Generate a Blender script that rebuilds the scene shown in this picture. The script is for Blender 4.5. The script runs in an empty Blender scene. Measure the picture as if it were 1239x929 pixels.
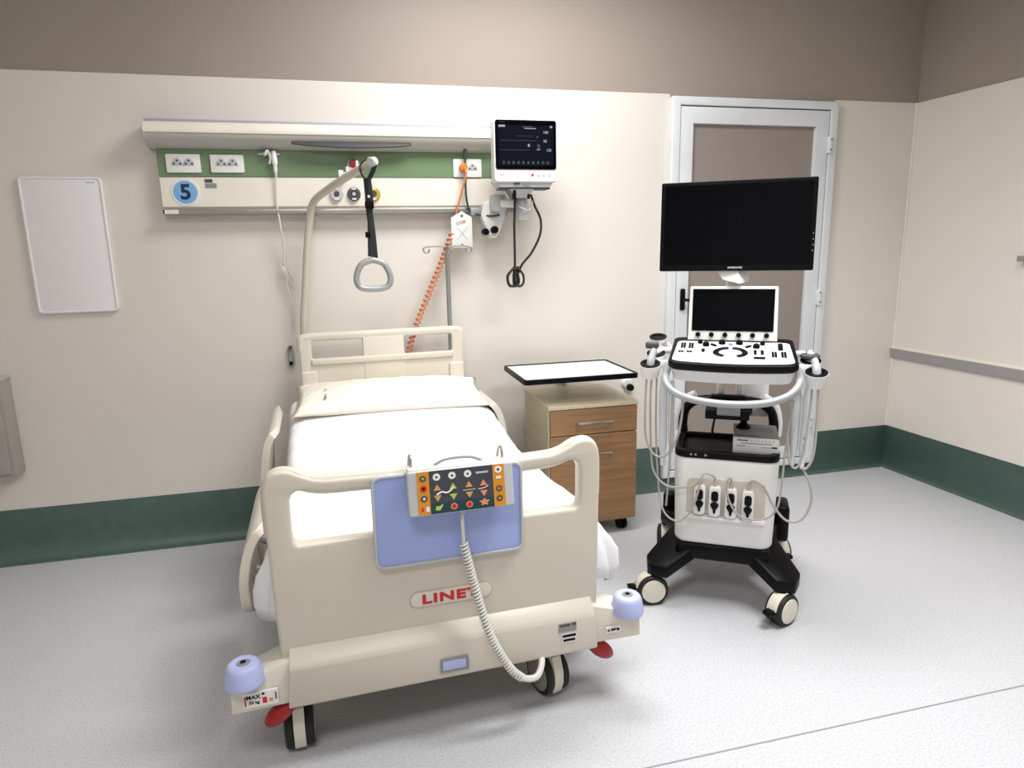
import bpy, bmesh, math, random
from mathutils import Vector, Matrix
PI = math.pi
R = math.radians
random.seed(7)
SC = bpy.context.scene
COL = SC.collection

# ------------------------------------------------------------------ camera
cam_d = bpy.data.cameras.new('camera')
cam = bpy.data.objects.new('camera', cam_d)
COL.objects.link(cam)
YAW, PITCH, ROLL, F = 0.240, -0.204, -0.020, 803.97
fw = Vector((math.sin(YAW)*math.cos(PITCH), math.cos(YAW)*math.cos(PITCH), math.sin(PITCH)))
rt = Vector((math.cos(YAW), -math.sin(YAW), 0))
up = rt.cross(fw)
rr = math.cos(ROLL)*rt + math.sin(ROLL)*up
uu = -math.sin(ROLL)*rt + math.cos(ROLL)*up
m = Matrix((rr, uu, -fw)).transposed().to_4x4()
m.translation = Vector((-0.387, -3.700, 1.533))
cam.matrix_world = m
cam_d.sensor_fit = 'HORIZONTAL'
cam_d.sensor_width = 36
cam_d.lens = F*36/1239
cam_d.clip_start = 0.05
SC.camera = cam

# ------------------------------------------------------------------ light and exposure
SC.view_settings.view_transform = 'Standard'
SC.view_settings.look = 'None'
SC.view_settings.gamma = 1
SC.view_settings.exposure = 0.42
w = bpy.data.worlds.new('world'); SC.world = w
w.use_nodes = True
w.node_tree.nodes['Background'].inputs[0].default_value = (0.9, 0.95, 1, 1)
w.node_tree.nodes['Background'].inputs[1].default_value = 0.25

def area(name, loc, sx, sy, power, col=(1, 1, 1), rot=(0, 0, 0), spread=180):
    d = bpy.data.lights.new(name, 'AREA')
    d.shape = 'RECTANGLE'; d.size = sx; d.size_y = sy; d.energy = power; d.color = col; d.spread = R(spread)
    o = bpy.data.objects.new(name, d); COL.objects.link(o)
    o.location = loc; o.rotation_euler = rot
    return o
area('ceiling_lamp_or_fill', (0.50, -1.05, 3.07), 1.2, 0.6, 40, (1, 0.985, 0.98))
area('ceiling_lamp_or_fill', (1.30, -2.30, 3.07), 1.2, 0.6, 34, (0.98, 0.985, 1), spread=130)
area('ceiling_lamp_or_fill', (-0.80, -3.60, 3.07), 1.2, 0.6, 27, (1, 0.99, 0.98))  # added front fill that brightens the footboard, not a real ceiling fixture

# ------------------------------------------------------------------ materials
def lin(c):
    if isinstance(c, str):
        c = [int(c[i:i+2], 16)/255 for i in (0, 2, 4)]
    return [x/12.92 if x <= 0.04045 else ((x+0.055)/1.055)**2.4 for x in c]
def mat(name, c, rough=0.5, metal=0.0, var=0.03, scale=8.0, bump=0.0, bscale=60, spec=0.5, emit=None, coat=0):
    mt = bpy.data.materials.new(name); mt.use_nodes = True
    nt = mt.node_tree; b = nt.nodes['Principled BSDF']
    c = lin(c)
    tc = nt.nodes.new('ShaderNodeTexCoord')
    n = nt.nodes.new('ShaderNodeTexNoise'); n.inputs['Scale'].default_value = scale; n.inputs['Detail'].default_value = 3
    nt.links.new(tc.outputs['Object'], n.inputs['Vector'])
    r = nt.nodes.new('ShaderNodeValToRGB')
    r.color_ramp.elements[0].position = 0.3; r.color_ramp.elements[1].position = 0.7
    r.color_ramp.elements[0].color = [x*(1-var) for x in c]+[1]
    r.color_ramp.elements[1].color = [min(1, x*(1+var)) for x in c]+[1]
    nt.links.new(n.outputs['Fac'], r.inputs['Fac'])
    nt.links.new(r.outputs['Color'], b.inputs['Base Color'])
    b.inputs['Roughness'].default_value = rough
    b.inputs['Metallic'].default_value = metal
    b.inputs['Specular IOR Level'].default_value = spec
    if coat: b.inputs['Coat Weight'].default_value = coat
    if bump:
        n2 = nt.nodes.new('ShaderNodeTexNoise'); n2.inputs['Scale'].default_value = bscale
        nt.links.new(tc.outputs['Object'], n2.inputs['Vector'])
        bp = nt.nodes.new('ShaderNodeBump'); bp.inputs['Strength'].default_value = bump; bp.inputs['Distance'].default_value = 0.004
        nt.links.new(n2.outputs['Fac'], bp.inputs['Height']); nt.links.new(bp.outputs['Normal'], b.inputs['Normal'])
    if emit:
        b.inputs['Emission Color'].default_value = lin(emit[0])+[1]
        b.inputs['Emission Strength'].default_value = emit[1]
    return mt
def wood(name, c1, c2, axis='X', rough=0.45, sc=1.0):
    mt = mat(name, c1, rough)
    nt = mt.node_tree; b = nt.nodes['Principled BSDF']
    tc = nt.nodes.new('ShaderNodeTexCoord'); mp = nt.nodes.new('ShaderNodeMapping')
    mp.inputs['Scale'].default_value = {'X': (1.5*sc, 12*sc, 30*sc), 'Y': (12*sc, 1.5*sc, 12*sc), 'Z': (30*sc, 30*sc, 1.5*sc)}[axis]
    n = nt.nodes.new('ShaderNodeTexNoise'); n.inputs['Scale'].default_value = 2.2; n.inputs['Detail'].default_value = 6; n.inputs['Distortion'].default_value = 0.6
    r = nt.nodes.new('ShaderNodeValToRGB')
    r.color_ramp.elements[0].position = 0.32; r.color_ramp.elements[1].position = 0.68
    r.color_ramp.elements[0].color = lin(c1)+[1]; r.color_ramp.elements[1].color = lin(c2)+[1]
    nt.links.new(tc.outputs['Object'], mp.inputs['Vector']); nt.links.new(mp.outputs['Vector'], n.inputs['Vector'])
    nt.links.new(n.outputs['Fac'], r.inputs['Fac']); nt.links.new(r.outputs['Color'], b.inputs['Base Color'])
    return mt
def floor_mat():
    mt = mat('floor_vinyl', 'bfbfc1', 0.38, var=0.05, scale=3.0)
    nt = mt.node_tree; b = nt.nodes['Principled BSDF']
    tc = nt.nodes.new('ShaderNodeTexCoord')
    n = nt.nodes.new('ShaderNodeTexNoise'); n.inputs['Scale'].default_value = 130; n.inputs['Detail'].default_value = 4; n.inputs['Roughness'].default_value = 0.7
    r = nt.nodes.new('ShaderNodeValToRGB')
    e = r.color_ramp.elements
    e[0].position = 0.36; e[0].color = lin('b2b3b6')+[1]
    e[1].position = 0.62; e[1].color = lin('cacbce')+[1]
    k = e.new(0.47); k.color = lin('c1c2c5')+[1]
    nt.links.new(tc.outputs['Object'], n.inputs['Vector']); nt.links.new(n.outputs['Fac'], r.inputs['Fac'])
    nt.links.new(r.outputs['Color'], b.inputs['Base Color'])
    bp = nt.nodes.new('ShaderNodeBump'); bp.inputs['Strength'].default_value = 0.03; bp.inputs['Distance'].default_value = 0.001
    nt.links.new(n.outputs['Fac'], bp.inputs['Height']); nt.links.new(bp.outputs['Normal'], b.inputs['Normal'])
    return mt
M = dict(
 wall=mat('wall_cladding', 'e1dbd3', 0.42, var=0.012, scale=2.0, bump=0.08, bscale=9),
 taupe=mat('taupe_paint', '9d9188', 0.6, var=0.015, scale=2.0),
 ceil=mat('ceiling_white', 'e8e6e0', 0.8),
 floor=floor_mat(),
 green=mat('green_vinyl', '4c625b', 0.42, var=0.07, scale=14),
 weld=mat('weld_line', '8d8f90', 0.5),
 bead=mat('corner_bead', 'e2dccc', 0.5),
 rail=mat('grey_rail', '9b9898', 0.5),
 white=mat('white_plastic', 'e6e5e2', 0.4),
 alu=mat('white_aluminium', 'dfe3e6', 0.38),
 beige=mat('beige_plastic', 'cdc5b7', 0.38, var=0.012, scale=5),
 beige_l=mat('pale_beige_plastic', 'd9d3c5', 0.4, var=0.012, scale=5),
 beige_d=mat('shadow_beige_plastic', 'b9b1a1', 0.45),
 steel_paint=mat('painted_steel', 'cdc6b6', 0.35),
 blue=mat('periwinkle_plastic', '9baade', 0.4, var=0.015),
 blue_l=mat('pale_lilac_plastic', 'b5bce6', 0.4, var=0.015),
 grey_l=mat('light_grey_plastic', 'b9bcbf', 0.42),
 grey_m=mat('mid_grey_plastic', '8b8d8e', 0.45),
 grey_d=mat('dark_grey_plastic', '4a4a4c', 0.45),
 black=mat('black_plastic', '070709', 0.38, spec=0.14),
 rubber=mat('black_rubber', '131314', 0.65),
 screen=mat('dark_screen', '010206', 0.12, spec=0.13),
 screen_on=mat('lit_screen', '070a12', 0.25, spec=0.1, emit=('0c111b', 0.35)),
 glyph=mat('screen_glyph', '6c7278', 0.5, emit=('5c646c', 0.4)),
 glyph_dim=mat('dim_screen_glyph', '22272e', 0.5, emit=('20262e', 0.4)),
 glyph_red=mat('red_screen_trace', '2a1214', 0.5, emit=('221012', 0.4)),
 sheet=mat('white_cotton', 'eeeeef', 0.85, var=0.008, bump=0.15, bscale=14, spec=0.1),
 pillow=mat('pillow_cotton', 'f3ecdf', 0.85, var=0.012, bump=0.2, bscale=12, spec=0.1),
 mattress=mat('mattress_cover', 'c9d2d6', 0.6),
 steel=mat('brushed_steel', 'b8b6b0', 0.32, metal=0.85),
 chrome=mat('chrome', 'c8c8c8', 0.18, metal=1.0),
 pole_g=mat('pole_grey', '8d9191', 0.4, metal=0.3),
 galv=mat('satin_grey_metal', 'a3a7a8', 0.38, metal=0.3),
 orange=mat('orange_plastic', 'd08a1c', 0.5),
 orange_h=mat('orange_hose', 'd8804f', 0.45),
 hose_w=mat('clear_hose', 'd9c9bb', 0.4),
 peg_orange=mat('orange_socket', 'dd7a20', 0.45),
 panel_dark=mat('dark_keypad', '3b3d47', 0.45),
 teal=mat('teal_keypad', '0d3a40', 0.45),
 red=mat('red_print', 'c8131c', 0.5),
 red_pl=mat('dark_red_plastic', '9c1018', 0.4),
 green_p=mat('green_panel', '6e8764', 0.42, var=0.02),
 navy=mat('navy_print', '10234f', 0.5),
 sky=mat('pale_blue_print', '7aaee0', 0.45),
 ivory=mat('ivory_panel', 'ece6da', 0.38),
 canopy=mat('canopy_shaded_lacquer', 'b9b6af', 0.3, var=0.01),  # greyed so the down-facing half of the canopy looks shaded
 lav=mat('lavender_trim', 'b4b2bf', 0.4),
 olive=mat('olive_print', 'b0a040', 0.5),
 lime=mat('lime_print', 'a9c04e', 0.5),
 tan=mat('tan_print', 'c9975a', 0.5),
 salmon=mat('salmon_print', 'd98a66', 0.5),
 cream=mat('cream_hub', 'dcd6c6', 0.45),
 cabl=mat('grey_cable', 'a9a49c', 0.45),
 cabl_d=mat('black_cable', '181818', 0.5),
 cabl_w=mat('white_cable', 'd8d6d0', 0.45),
 cabl_g=mat('dark_green_cable', '2c4038', 0.5),
 strap=mat('black_webbing', '1d1e20', 0.75, bump=0.3, bscale=200),
 oak=wood('brown_wood', 'ab8660', '956f4c', 'X'),
 maple=wood('pale_maple', 'e2d7ba', 'd7cbac', 'Y', sc=0.7),
 board=mat('board_enamel', 'efeeef', 0.32, var=0.01),
 disp=mat('satin_grey_cover', 'a5a29b', 0.4),
 bay=mat('bay_plastic', 'c4bfb5', 0.5),
 bedhub=mat('castor_cover_grey', '8f8a80', 0.5),
 paper=mat('white_label', 'e6e4e2', 0.5),
 ptaupe=mat('door_panel_taupe', '958a84', 0.35, var=0.015),
)

# ------------------------------------------------------------------ mesh helpers
def bm_new(): return bmesh.new()
def join(dst, src, mtx=None):
    if mtx is not None: src.transform(mtx)
    me = bpy.data.meshes.new('tmp'); src.to_mesh(me); src.free()
    dst.from_mesh(me); bpy.data.meshes.remove(me)
    return dst
def box(x0, x1, y0, y1, z0, z1, bev=0.0, seg=2, dst=None, mtx=None):
    b = bmesh.new()
    bmesh.ops.create_cube(b, size=1)
    for v in b.verts:
        v.co = Vector(((x0+x1)/2+v.co.x*(x1-x0), (y0+y1)/2+v.co.y*(y1-y0), (z0+z1)/2+v.co.z*(z1-z0)))
    if bev: bmesh.ops.bevel(b, geom=b.edges[:], offset=bev, segments=seg, profile=0.5, affect='EDGES')
    if dst is not None: return join(dst, b, mtx)
    if mtx is not None: b.transform(mtx)
    return b
def smooth_path(pts, n=8, closed=False):
    P = [Vector(p) for p in pts]; out = []
    N = len(P)
    rng = range(N if closed else N-1)
    for i in rng:
        if closed: p0, p1, p2, p3 = P[i-1], P[i], P[(i+1) % N], P[(i+2) % N]
        else: p0, p1, p2, p3 = P[max(i-1, 0)], P[i], P[i+1], P[min(i+2, N-1)]
        for k in range(n):
            t = k/n
            out.append(0.5*((2*p1)+(-p0+p2)*t+(2*p0-5*p1+4*p2-p3)*t*t+(-p0+3*p1-3*p2+p3)*t**3))
    if not closed: out.append(P[-1])
    return out
def tube(pts, r, seg=8, n=6, closed=False, dst=None, raw=False, flat=1.0, ref=None):
    path = [Vector(p) for p in pts] if raw else smooth_path(pts, n, closed)
    b = bmesh.new() if dst is None else dst
    N = len(path); rings = []
    nrm = None
    for i, p in enumerate(path):
        if closed: t = path[(i+1) % N]-path[i-1]
        else: t = path[min(i+1, N-1)]-path[max(i-1, 0)]
        if t.length < 1e-9: t = Vector((0, 0, 1))
        t.normalize()
        if nrm is None:
            nrm = t.cross(Vector(ref if ref else (0, 0, 1)))
            if nrm.length < 1e-3: nrm = t.cross(Vector((0, 1, 0)))
        nrm = (nrm-t*nrm.dot(t)); nrm.normalize()
        bn = t.cross(nrm)
        ri = r[min(int(i/(N-1)*(len(r)-1)+0.5), len(r)-1)] if isinstance(r, (list, tuple)) else r
        rings.append([b.verts.new(p+nrm*math.cos(2*PI*k/seg)*ri+bn*math.sin(2*PI*k/seg)*ri*flat) for k in range(seg)])
    for i in range(N if closed else N-1):
        a, c = rings[i], rings[(i+1) % N]
        for k in range(seg):
            b.faces.new((a[k], a[(k+1) % seg], c[(k+1) % seg], c[k]))
    if not closed:
        b.faces.new(rings[0][::-1]); b.faces.new(rings[-1])
    return b
def lathe(prof, c=(0, 0, 0), axis='Z', seg=28, dst=None, mtx=None):
    b = bmesh.new(); rings = []
    for (r, z) in prof:
        ring = []
        for k in range(seg):
            a = 2*PI*k/seg; u, v = r*math.cos(a), r*math.sin(a)
            p = {'Z': (u, v, z), 'Y': (u, z, v), 'X': (z, u, v)}[axis]
            ring.append(b.verts.new(Vector(c)+Vector(p)))
        rings.append(ring)
    for i in range(len(rings)-1):
        for k in range(seg):
            b.faces.new((rings[i][k], rings[i][(k+1) % seg], rings[i+1][(k+1) % seg], rings[i+1][k]))
    if prof[0][0] > 1e-4: b.faces.new(rings[0][::-1])
    if prof[-1][0] > 1e-4: b.faces.new(rings[-1])
    bmesh.ops.remove_doubles(b, verts=b.verts[:], dist=1e-6)
    if dst is not None: return join(dst, b, mtx)
    if mtx is not None: b.transform(mtx)
    return b
def rrect(x0, x1, z0, z1, r, n=5):
    out = []
    for cx, cz, a0 in ((x1-r, z1-r, 0), (x0+r, z1-r, 90), (x0+r, z0+r, 180), (x1-r, z0+r, 270)):
        for k in range(n+1):
            a = R(a0+90*k/n); out.append((cx+r*math.cos(a), cz+r*math.sin(a)))
    return out
def ellipse(cx, cz, rx, rz, n=20):
    return [(cx+rx*math.cos(2*PI*k/n), cz+rz*math.sin(2*PI*k/n)) for k in range(n)]
# flat outlines (with holes) thickened along an axis; plane 'XZ' grows along y, 'XY' along z, 'YZ' along x
def plate(outlines, a0, a1, plane='XZ', bev=0.0, seg=2, dst=None, mtx=None):
    cu = bpy.data.curves.new('tmp', 'CURVE'); cu.dimensions = '2D'; cu.fill_mode = 'BOTH'
    for ol in outlines:
        s = cu.splines.new('POLY'); s.points.add(len(ol)-1); s.use_cyclic_u = True
        for i, p in enumerate(ol): s.points[i].co = (p[0], p[1], 0, 1)
    h = abs(a1-a0)/2
    cu.extrude = max(h-bev, 1e-5); cu.bevel_depth = bev; cu.bevel_resolution = seg; cu.offset = -bev
    ob = bpy.data.objects.new('tmp', cu)
    me = bpy.data.meshes.new_from_object(ob)
    b = bmesh.new(); b.from_mesh(me)
    bpy.data.objects.remove(ob); bpy.data.curves.remove(cu); bpy.data.meshes.remove(me)
    bmesh.ops.remove_doubles(b, verts=b.verts[:], dist=1e-6)
    mid = (a0+a1)/2
    for v in b.verts:
        x, y, z = v.co
        v.co = {'XZ': (x, mid-z, y), 'XY': (x, y, mid+z), 'YZ': (mid+z, x, y)}[plane]
    if dst is not None: return join(dst, b, mtx)
    if mtx is not None: b.transform(mtx)
    return b
def text_bm(s, size, depth=0.001, bold=0.0, sx=1.0, align='CENTER', loc=(0, 0, 0), spacing=1.0, mtx=None):
    cu = bpy.data.curves.new('tmp', 'FONT'); cu.body = s; cu.size = size; cu.extrude = depth/2
    cu.align_x = align; cu.align_y = 'CENTER'; cu.offset = bold; cu.space_character = spacing
    cu.resolution_u = 3
    ob = bpy.data.objects.new('tmp', cu)
    me = bpy.data.meshes.new_from_object(ob)
    b = bmesh.new(); b.from_mesh(me)
    bpy.data.objects.remove(ob); bpy.data.curves.remove(cu); bpy.data.meshes.remove(me)
    for v in b.verts:
        x, y, z = v.co
        v.co = Vector((x*sx+loc[0], -z+loc[1], y+loc[2]))
    if mtx is not None: b.transform(mtx)
    return b
OFF = Vector((0, 0, 0))
def mk(name, bm, mt, parent=None, ang=40, loc=None, rot=None, recalc=True):
    me = bpy.data.meshes.new(name)
    if recalc: bmesh.ops.recalc_face_normals(bm, faces=bm.faces[:])
    if OFF.length and loc is None: bmesh.ops.translate(bm, verts=bm.verts[:], vec=-OFF)
    for f in bm.faces: f.smooth = True
    th = R(ang)
    for e in bm.edges:
        e.smooth = e.calc_face_angle(0) < th
    bm.to_mesh(me); bm.free()
    me.materials.append(mt if not isinstance(mt, str) else M[mt])
    o = bpy.data.objects.new(name, me); COL.objects.link(o)
    if parent is not None: o.parent = parent
    if loc is not None: o.location = loc
    if rot is not None: o.rotation_euler = rot
    return o
def tag(o, label, cat, group=None):
    o['label'] = label; o['category'] = cat
    if group: o['group'] = group
    return o
def thing(name, label, cat, loc=(0, 0, 0), rotz=0.0, world=True, group=None, rot=None):
    """Empty at the thing's base. world=True: part meshes are given in room coordinates."""
    global OFF
    o = bpy.data.objects.new(name, None); COL.objects.link(o)
    o.empty_display_size = 0.1
    o.location = loc; o.rotation_euler = rot if rot else (0, 0, rotz)
    tag(o, label, cat, group)
    OFF = Vector(loc) if world else Vector((0, 0, 0))
    return o
def struct(name, bm, mt, parent=None, **k):
    global OFF
    OFF = Vector((0, 0, 0))
    o = mk(name, bm, mt, parent, **k)
    if parent is None: o['kind'] = 'structure'
    return o
def single(name, bm, mt, label, cat, group=None, ang=40):
    global OFF
    vs = [v.co for v in bm.verts]
    c = Vector((sum(v.x for v in vs)/len(vs), sum(v.y for v in vs)/len(vs), min(v.z for v in vs)))
    OFF = c
    o = mk(name, bm, mt, None, ang); o.location = c
    OFF = Vector((0, 0, 0))
    return tag(o, label, cat, group)
def quad_bm(pts):
    b = bmesh.new(); b.faces.new([b.verts.new(p) for p in pts]); return b
def prism_pts(bottom, top):
    """hull between two same-length polygon loops of 3D points"""
    b = bmesh.new(); A = [b.verts.new(p) for p in bottom]; B = [b.verts.new(p) for p in top]; n = len(A)
    b.faces.new(A[::-1]); b.faces.new(B)
    for i in range(n): b.faces.new((A[i], A[(i+1) % n], B[(i+1) % n], B[i]))
    return b
def bevel_all(b, off, seg=2):
    bmesh.ops.bevel(b, geom=b.edges[:], offset=off, segments=seg, profile=0.5, affect='EDGES'); return b

# ------------------------------------------------------------------ room shell
XR, CE, XL, YF = 3.18, 3.10, -3.2, -5.3
K = 0.04                                    # the right wall opens slightly
def xr(y): return XR - K*y
HB, BB = 2.365, 0.275
fl = struct('floor', box(XL-.1, XR+.35, YF-.1, 0.1, -0.1, 0), 'floor')
sm = struct('weld_seam', box(XL, XR+.1, -2.132, -2.127, -0.002, 0.0012), 'weld', fl)
struct('ceiling', box(XL-.1, XR+.35, YF-.1, 0.1, CE, CE+.1), 'ceil')
wb = struct('wall_back', box(XL-.1, XR+.1, 0.0, 0.1, 0, CE), 'taupe')
struct('cladding_sheet', box(XL, 1.478, -0.006, 0.001, BB-.01, HB, 0.001, 1), 'wall', wb)
struct('cladding_sheet', box(2.574, XR, -0.006, 0.001, BB-.01, HB, 0.001, 1), 'wall', wb)
bR = prism_pts([(XR, 0.1, 0), (XR+.1, 0.1, 0), (xr(YF)+.1, YF, 0), (xr(YF), YF, 0)], [(XR, 0.1, CE), (XR+.1, 0.1, CE), (xr(YF)+.1, YF, CE), (xr(YF), YF, CE)])
wr = struct('wall_right', bR, 'taupe')
bR = prism_pts([(XR-.006, 0, BB-.01), (XR+.001, 0, BB-.01), (xr(YF)+.001, YF, BB-.01), (xr(YF)-.006, YF, BB-.01)], [(XR-.006, 0, HB), (XR+.001, 0, HB), (xr(YF)+.001, YF, HB), (xr(YF)-.006, YF, HB)])
struct('cladding_sheet', bR, 'wall', wr)
struct('wall_left', box(XL-.1, XL, YF, 0, 0, CE), 'wall')
struct('wall_front', box(XL, XR+.3, YF-.1, YF, 0, CE), 'wall')
# coved vinyl upstand
def cove(n=7, r=0.07):
    prof = [(0.0, BB), (0.008, BB), (0.009, BB-.004)]
    prof += [(0.009, 0.115)]
    for k in range(n+1):
        a = R(90*k/n); prof.append((0.009+0.062*(1-math.cos(a))**1.0, 0.115-0.113*math.sin(a)))
    prof += [(0.075, 0.0), (0.0, 0.0)]
    return prof
pf = cove()
bk = prism_pts([(XL, -d, z) for d, z in pf], [(XR-d, -d, z) for d, z in pf])
struct('baseboard_back', bk, 'green', ang=60)
bk = prism_pts([(XR-d, -d, z) for d, z in pf], [(xr(YF)-d, YF, z) for d, z in pf])
struct('baseboard_right', bk, 'green', ang=60)
bk = prism_pts([(XL+d, YF, z) for d, z in pf], [(XL+d, -d, z) for d, z in pf])
struct('baseboard_left', bk, 'green', ang=60)
tb = tube([(XR-.009, -.009, BB), (XR-.009, -.009, HB)], 0.009, 6, raw=True)
struct('trim_1', tb, 'bead')
hr = prism_pts([(XR-.006, -.0, .752), (XR-.030, -.0, .757), (XR-.034, -.0, .812), (XR-.006, -.0, .822)],
               [(xr(YF)-.006, YF, .752), (xr(YF)-.030, YF, .757), (xr(YF)-.034, YF, .812), (xr(YF)-.006, YF, .822)])
t2 = struct('trim_2', hr, 'rail')
hc = prism_pts([(XR-.006, -.0, .820), (XR-.030, -.0, .812), (XR-.030, 0, .816), (XR-.006, -.0, .828)], [(xr(YF)-.006, YF, .820), (xr(YF)-.030, YF, .812), (xr(YF)-.030, YF, .816), (xr(YF)-.006, YF, .828)])
struct('rail_cap', hc, 'bead', t2)

# door
dz0, dz1 = 0.075, 2.348
b = plate([[(1.478, dz0), (2.574, dz0), (2.574, dz1), (1.478, dz1)], [(1.528, dz0+.001+.04), (1.528, dz1-.045), (2.526, dz1-.045), (2.526, dz0+.041)]], -0.045, 0.0, bev=0.004)
door = struct('door_1', b, 'alu')
b = plate([[(1.534, dz0+.05), (2.520, dz0+.05), (2.520, dz1-.052), (1.534, dz1-.052)], [(1.615, 0.20), (1.615, 2.205), (2.432, 2.205), (2.432, 0.20)]], -0.036, 0.0, bev=0.003)
leaf = struct('door_leaf', b, 'alu', door)
struct('door_panel', box(1.610, 2.437, -0.012, -0.002, 0.195, 2.21), 'ptaupe', door)
for z in (2.10, 1.18, 0.35):
    b = box(2.512, 2.534, -0.062, -0.034, z-.05, z+.05, 0.004)
    hg = struct('hinge', b, 'alu', door)
    for dz in (.03, -.03):
        struct('hinge_screw', lathe([(0, -.064), (.005, -.064), (.005, -.055)], (2.524, 0, z+dz), 'Y', 10), 'grey_d', hg)
b = box(1.560, 1.592, -0.052, -0.034, 1.135, 1.265, 0.010, 3)
hd = struct('door_handle', b, 'black', door)
b = tube([(1.576, -.05, 1.20), (1.577, -.085, 1.20), (1.60, -.09, 1.198), (1.66, -.088, 1.195)], 0.009, 8)
struct('lever', b, 'black', hd)

# ------------------------------------------------------------------ whiteboard and left box
t = thing('whiteboard', 'blank white board with rounded corners hung on the wall at the left', 'whiteboard', (-1.66, -0.006, 1.26))
mk('board_panel', plate([rrect(-1.833, -1.491, 1.262, 1.892, .018)], -0.020, -0.006, bev=0.004), 'board', t)
mk('board_rim', plate([rrect(-1.838, -1.486, 1.257, 1.897, .022), rrect(-1.827, -1.497, 1.268, 1.886, .015)], -0.024, -0.006, bev=0.003), 'board', t)
mk('maker_mark', text_bm('-- --', .02, .001, .0008, loc=(-1.535, -.0205, 1.872)), 'grey_m', t)
t = thing('wall_dispenser', 'grey metal box mounted low on the wall at the left edge', 'dispenser', (-2.16, -0.006, .47))
mk('housing', box(-2.33, -2.012, -.10, -.006, .475, .955, .006), 'disp', t)
mk('front_cover', box(-2.325, -2.030, -.112, -.098, .490, .945, .005), 'disp', t)
mk('top_lid', box(-2.335, -2.008, -.116, -.006, .952, .966, .004), 'grey_l', t)
single('wall_hook', box(3.155, 3.2, -.84, -.80, 1.40, 1.43, .004), 'grey_m', 'small brown-grey hook on the right wall above the rail', 'hook')

# ------------------------------------------------------------------ medical headwall unit
t = thing('headwall_unit', 'long wall-mounted bed-head unit with green stripe and sockets above the bed', 'medical supply unit', (-.4, -.006, 1.70))
HX0, HX1 = -1.222, 0.50
prof = [(-.006, 2.142), (-.09, 2.142), (-.125, 2.132), (-.144, 2.112), (-.147, 2.088), (-.138, 2.066), (-.118, 2.046), (-.085, 2.030), (-.060, 2.022), (-.006, 2.022)]
b = prism_pts([(-1.247, y, z) for y, z in prof], [(.425, y, z) for y, z in prof]); cn = mk('light_canopy', b, 'canopy', t, ang=30)
tp_ = [(-.086, 2.143), (-.120, 2.138), (-.140, 2.124), (-.1495, 2.106), (-.1505, 2.092), (-.1490, 2.086), (-.140, 2.086), (-.086, 2.13)]
mk('canopy_lit_top', prism_pts([(-1.248, y, z) for y, z in tp_], [(.426, y, z) for y, z in tp_]), 'ivory', cn, ang=30)  # paler strip paints the lit upper half of the canopy front
mk('canopy_trim', box(-1.249, .427, -.108, -.004, 2.140, 2.152, .003), 'lav', cn)
for x in (-1.249, .421):
    mk('canopy_end_cap', prism_pts([(x, y*1.02, z) for y, z in prof], [(x+.007, y*1.02, z) for y, z in prof]), 'grey_l', cn)
# dark lens on the lower slope
lens = []
for k in range(28):
    a = 2*PI*k/28; lens.append((-.307+.292*math.copysign(abs(math.cos(a))**1.4, math.cos(a)), 0.030*math.sin(a)))
b = plate([lens], -.004, .004, bev=.001)
mk('canopy_lens', b, 'grey_d', cn, loc=(0+.4-.0, -.1305+.006, 2.0490-1.70), rot=(R(-42), 0, 0))
mk('back_box', box(HX0, HX1, -.055, -.006, 1.745, 2.024, .002, 1), 'ivory', t)
mk('green_panel', box(HX0, HX1, -.063, -.054, 1.896, 2.022, .002, 1), 'green_p', t)
mk('service_panel', box(HX0, HX1, -.064, -.054, 1.752, 1.892, .002, 1), 'ivory', t)
mk('equipment_rail', box(HX0+.005, .598, -.080, -.050, 1.716, 1.742, .004), 'steel', t)
mk('lower_lip', box(HX0+.005, HX1+.0, -.058, -.006, 1.700, 1.745, .003), 'canopy', t)
mk('rail_end_bracket', box(.592, .602, -.086, -.006, 1.700, 1.748, .003), 'grey_l', t)
def socket_plate(x0, x1, z0, z1, kinds):
    p = mk('socket_plate', plate([rrect(x0, x1, z0, z1, .006)], -.072, -.060, bev=.002), 'white', t)
    n = len(kinds)
    for i, kd in enumerate(kinds):
        cx = x0+(x1-x0)*(.33+.34*i) if n == 2 else (x0+x1)/2
        cz = (z0+z1)/2+.002
        tri = [(cx-.026, cz-.012), (cx+.026, cz-.012), (cx+.024, cz+.004), (cx+.008, cz+.022), (cx-.008, cz+.022), (cx-.024, cz+.004)]
        if kd == 'o':
            mk('plug', lathe([(0, -.115), (.019, -.112), (.021, -.07)], (cx, 0, cz), 'Y', 16), 'peg_orange', p)
            continue
        s = mk('socket', plate([tri], -.0745, -.071, bev=.001), 'grey_l', p)
        for dx, dz in ((-.014, -.004), (.014, -.004), (0, .010)):
            mk('socket_hole', lathe([(0, -.0755), (.0052, -.0755), (.0052, -.074)], (cx+dx, 0, cz+dz), 'Y', 10), 'grey_d', s)
    return p
socket_plate(-1.183, -1.030, 1.913, 1.999, 'ss')
socket_plate(-.985, -.832, 1.914, 1.998, 'ss')
socket_plate(.206, .358, 1.898, 1.990, 'os')
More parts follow.
